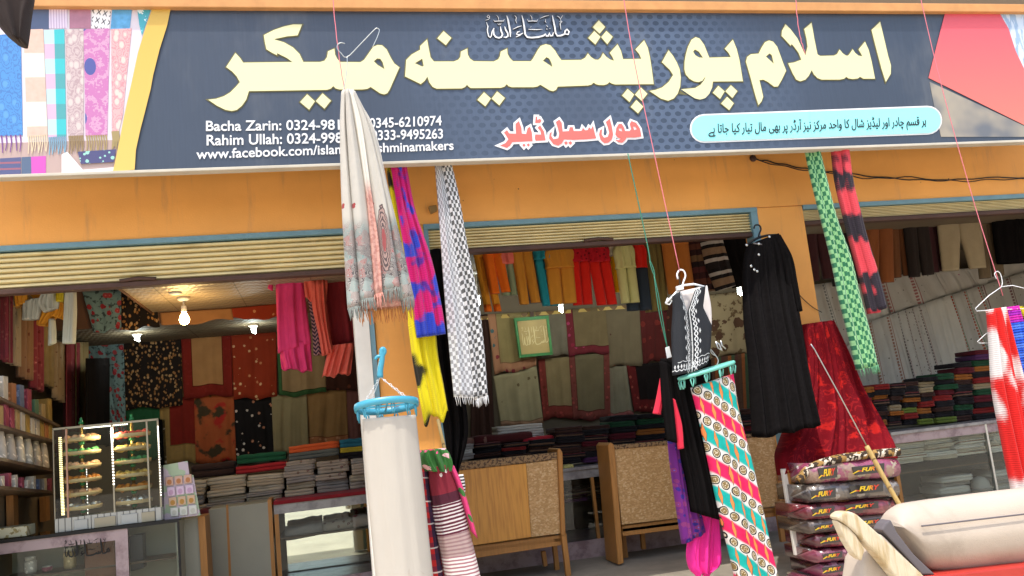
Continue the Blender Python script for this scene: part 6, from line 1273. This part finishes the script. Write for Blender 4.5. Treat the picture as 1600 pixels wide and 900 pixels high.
bags = [(1262, 757, 1403, 746, 724, 'pale pink floral'), (1261, 787, 1402, 776, 757, 'charcoal patterned'), (1261, 813, 1400, 801, 787, 'crimson'), (1265, 835, 1400, 823, 813, 'mocha brown'), (1269, 858, 1400, 846, 835, 'wine red'), (1277, 880, 1400, 868, 858, 'dark rose'), (1282, 904, 1402, 892, 880, 'deep pink'), (1282, 930, 1404, 918, 904, 'dull crimson'), (1282, 952, 1404, 940, 930, 'dull brown')]
for i, (xl, yl, xr, yr, yt, nm) in enumerate(bags):
    A, B, C = P(xl, yl, FYY), P(xr, yr, FYY), P(xl, yt, FYY); h = C.z-A.z
    t = thing('bagged_blanket', f'{nm} blanket in a clear bag, {"topmost" if i == 0 else ORD[i]+" from the top"} of the bagged stack', 'blanket', (A+B)/2, 'bagged blankets stacked before the right bay'); A = A+Vector((random.uniform(-.02, .025), random.uniform(0, .02), 0)); B = B+Vector((random.uniform(-.04, .02), random.uniform(0, .02), random.uniform(-.008, .008)))
    part('bag', folded(A, B, h*1.02, .42, i+40, 1), PB[i % 7], t)
    yf = FYY-h*.44-.006; fx = lambda f, g: (lerp(xl, xr, f), lerp(lerp(yl, yr, f), lerp(yt, yt+yr-yl, f), g))
    rb_ = random.Random(i*5+2)
    for f0, f1, g0, g1 in ((.05 if i else .07, .34, .22, .78), (.46, .86, .28, .80)):
        if i > 6: continue
        w_ = rb_.uniform(-.04, .04); f0 += w_; f1 += w_-rb_.uniform(0, .05); g1 -= rb_.uniform(0, .14); g0 += rb_.uniform(-.06, .06)
        l = part('bag_label', MB().slab([fx(f0, g1-.05), fx(f1, g1+.03), fx(f1, g0+.06), fx(f0+.04, g0)], yf, .004), LBL, t)
        fa, fb = lerp(f0, f1, .30), lerp(f0, f1, .88)
        part('lettering', text_mesh('FURY', fx(fa, g0+.14), fx(fb, g0+.18), fx(fa, g1-.12), yf, .002, .03, .25), YEL, l)
        sw = MB(); sw.ribbon(px3([fx(f0+.01, g0+.08), fx(lerp(f0, f1, .2), g0+.20), fx(fa+.02, g0+.18)], yf), [.004, .010, .004], -.003); part('swoosh', sw, YEL, l)
solo('rolled_rug', 'brown and white animal print roll lying on top of the bagged blankets', 'rug', MB().tube([cat(px3([(1248, 752), (1264, 733), (1300, 719), (1350, 711), (1404, 706)], FYY-.02), i/30) for i in range(31)], [.030]*31, 12), mat('animal_print', lambda t: t.mix(t.noise(26, 3).gt(.5), t.mix(t.noise(7, 2).gt(.5), (.62, .54, .42), (.30, .17, .05)), (.04, .025, .015)), .8, weave), None)
t = thing('metal_tipped_stick', 'bamboo stick with a long thin metal rod leaning across the red blanket', 'stick', P(1410, 800, -1.0))
part('rod', MB().tube(px3([(1267, 538), (1272, 545), (1310, 614), (1357, 702)], -1.0), .0045, 6), STEEL, t); part('bamboo_handle', MB().tube([cat(px3([(1354, 697), (1382, 748), (1413, 802)], -1.0), i/16) for i in range(17)], .0165, 10), BAM, t)

# 19 scarves at the right edge
t = thing('wire_hanger', 'white wire hanger with the red and white scarf at the right edge', 'hanger', P(1565, 485, -1.0))
q = px3([(1557, 436), (1554, 428), (1558, 424), (1563, 428), (1566, 440), (1565, 448)], -1.0); part('hook', MB().tube([cat(q, i/20) for i in range(21)], .003, 6), WPLAST, t)
q = px3([(1565, 448), (1545, 462), (1524, 482), (1526, 486), (1560, 484), (1606, 482)], -1.0); part('arm', MB().tube(q, .003, 6), WPLAST, t); part('arm', MB().tube(px3([(1565, 448), (1582, 446), (1620, 455)], -1.0), .003, 6), WPLAST, t)
solo('wire_hanger', 'lower white wire hanger half hidden behind the red and white scarf', 'hanger', MB().tube(px3([(1556, 512), (1540, 522), (1527, 534), (1530, 536), (1558, 536)], -.93), .003, 6), WPLAST)
M_RW = tiedye('dye_red_white', (.58, .016, .014), (.66, .62, .60), None, 5, 1.6, .49, 6.0); M_PB = mat('rib_purple_blue', lambda t: t.mix((t.v*1.6).sn().gt(.2), t.mix((t.v*90).sn().gt(0), (.30, .02, .36), (.46, .02, .30)), t.mix((t.v*90).sn().gt(0), (.02, .08, .50), (.06, .16, .62))), .85, lambda t: (t.v*330).sn(), .15, bs=.4)
RE = 'scarves on the wire hanger at the right edge'
hang('hanging_scarf', 'red and white tie dyed scarf at the right edge', 'scarf', [(1543, 484, 1571, 480), (1549, 540, 1586, 535), (1555, 610, 1604, 602), (1572, 700, 1620, 690), (1586, 769, 1634, 760)], -1.0, M_RW, RE, bulge=.05, folds=3, amp=.02, nu=50, nv=40, seed=1)
hang('hanging_scarf', 'purple and blue ribbed scarf behind the red and white one', 'scarf', [(1567, 481, 1590, 478), (1574, 540, 1608, 535), (1590, 620, 1628, 610), (1610, 700, 1648, 690)], -.96, M_PB, RE, bulge=.05, folds=3, amp=.02, nu=40, nv=30, seed=2)
hang('hanging_scarf', 'black scarf with a yellow edge at the extreme right', 'scarf', [(1586, 480, 1616, 476), (1596, 540, 1640, 533), (1615, 620, 1660, 610)], -.92, M_YB, RE, bulge=.04, folds=2, amp=.02, nu=30, nv=24, seed=3)

# ------------------------------------------------------------------ wires and small fittings on the wall
solo('wall_cable', 'thin black cable running along the orange wall to the right', 'cable', MB().tube([cat(px3([(1175, 248), (1200, 252), (1240, 260), (1290, 268), (1330, 272), (1400, 279), (1470, 282), (1540, 278), (1640, 277)], -.012), i/50)+Vector((0, 0, .006*math.sin(i*1.3))) for i in range(51)], .005, 6), BLACKP, 'cables on the wall')
solo('wall_cable', 'second thin cable twisted below the first on the orange wall', 'cable', MB().tube([cat(px3([(1178, 249), (1240, 263), (1300, 270), (1360, 279), (1420, 277), (1500, 283), (1570, 280), (1640, 281)], -.012), i/50)+Vector((0, 0, .007*math.cos(i*1.1))) for i in range(51)], .004, 6), BLACKP, 'cables on the wall')
solo('wall_cable', 'short thin wire crossing the lower right pillar beside the dress', 'cable', MB().tube([cat(px3([(1244, 455), (1256, 468), (1270, 480), (1284, 488)], -.012), i/16) for i in range(17)], .003, 6), BLACKP, 'cables on the wall')
solo('wall_hook', 'dark round cable entry on the orange wall above the middle bay', 'hook', MB().lathe([(.028, 0), (.03, .012), (.018, .022)], P(1176, 248, 0), 16, Vector((0, -1, 0))), BROWNBAR)
solo('wall_bracket', 'small rusty bracket on the orange wall left of the checked scarf', 'bracket', MB().slab([(670, 322), (682, 320), (684, 328), (674, 333)], -.05, .05), mat('rusty_tan', lambda t: stain(t, (.26, .16, .06), 20, .4), .7), None, .004)

# ------------------------------------------------------------------ foreground cart seat and dark cloth
QY = -3.2; BEIGE = mat('beige_vinyl', lambda t: t.mix(t.noise(40, 2).gt(.74), t.mul(t.mix(t.noise(2.2, 6, w=4.0, rough=.65).sm(.5, .72)*.6, (.47, .39, .31), (.31, .25, .19)), t.noise(3, 5)*.3+.83), (.42, .32, .23)), .55, lambda t: t.noise(5, 5)*1.5+t.noise(220, 2)*.3, .3, bs=.5)
GREYV = mat('grey_vinyl', (.12, .105, .11), .5); WOODL = mat('weathered_wood', lambda t: t.mul(t.mix(t.noise(3, 5, 14, 2).sm(.4, .65), (.62, .52, .36), (.46, .34, .18)), t.noise(6, 4, 30, 3)*.4+.78), .55, lambda t: t.noise(8, 4, 40, 3), .35, bs=.4)
REDM = mat('red_cart_paint', lambda t: stain(t, (.42, .03, .02), 6, .25), .4, None, .45)
ct = thing('cart_seat', 'beige padded cart seat with grey edge and red frame in the near foreground', 'seat', P(1500, 930, QY))
def soft(mb, bev, amp, seed):
    me = mb.mesh('soft', bev, 4); bm = bmesh.new(); bm.from_mesh(me); bmesh.ops.triangulate(bm, faces=bm.faces[:])
    for _ in range(3):
        ee = [e for e in bm.edges if e.calc_length() > .05]
        if ee: bmesh.ops.subdivide_edges(bm, edges=ee, cuts=1)
    for v in bm.verts:
        c_ = v.co*5+Vector((seed, 0, 0)); v.co += Vector((.3, 1, .6))*(mnoise.noise(c_)*amp+mnoise.noise(c_*2.7)*amp*.4)
    for f in bm.faces: f.smooth = True
    bm.to_mesh(me); bm.free(); return me
part('back_roll', cloth(MB(), [(1389, 815, 1391, 826), (1393, 803, 1412, 852), (1404, 793, 1440, 884), (1425, 786, 1475, 893), (1520, 773, 1560, 887), (1620, 761, 1640, 880), (1710, 750, 1710, 874)], QY-.05, folds=1.1, amp=.005, nu=36, nv=60, bulge=.085, th=.03, seed=5, start=.6), BEIGE, ct)
part('seam', MB().tube([P(x, y, QY-.145) for x, y in ((1440, 822), (1500, 815), (1560, 808), (1620, 801), (1700, 792))], .0035, 6), GREYV, ct)
part('grey_edge', MB().slab([(1392, 812), (1384, 818), (1378, 828), (1442, 898), (1462, 898), (1428, 866), (1402, 832)], QY-.14, .06), GREYV, ct, .006, 2)
part('lower_cushion', soft(MB().slab([(1378, 832), (1364, 846), (1350, 878), (1340, 950), (1480, 950), (1452, 905)], QY-.14, .14), .03, .006, 5), BEIGE, ct)
part('red_frame', MB().slab([(1446, 901), (1700, 872), (1700, 960), (1440, 960)], QY-.155, .3), REDM, ct, .008, 2)
wd = thing('forked_pole', 'weathered wooden pole with a rounded forked end in the near foreground', 'pole', P(1380, 900, QY-.2))
hm = MB().slab([(1308, 810), (1311, 804), (1318, 800), (1328, 799), (1339, 803), (1365, 826), (1400, 858), (1440, 895), (1470, 930), (1425, 930), (1400, 902), (1372, 868), (1350, 845), (1338, 833), (1326, 822)], QY-.21, .06)
part('bar', hm, WOODL, wd, .012, 3); part('fork', MB().slab([(1308, 813), (1325, 823), (1338, 836), (1352, 858), (1347, 877), (1336, 868), (1322, 845)], QY-.20, .045), WOODL, wd, .008, 2)
hang('dark_cloth', 'dark brown cloth corner hanging close at the top left corner', 'cloth', [(-30, -30, 56, -30), (-30, 0, 52, -2), (-10, 30, 47, 22), (8, 52, 44, 45), (22, 64, 40, 69)], -3.0, fab('fab_dark_umber', (.035, .026, .024)), None, bulge=.05, folds=1.5, amp=.012, nu=30, nv=24)
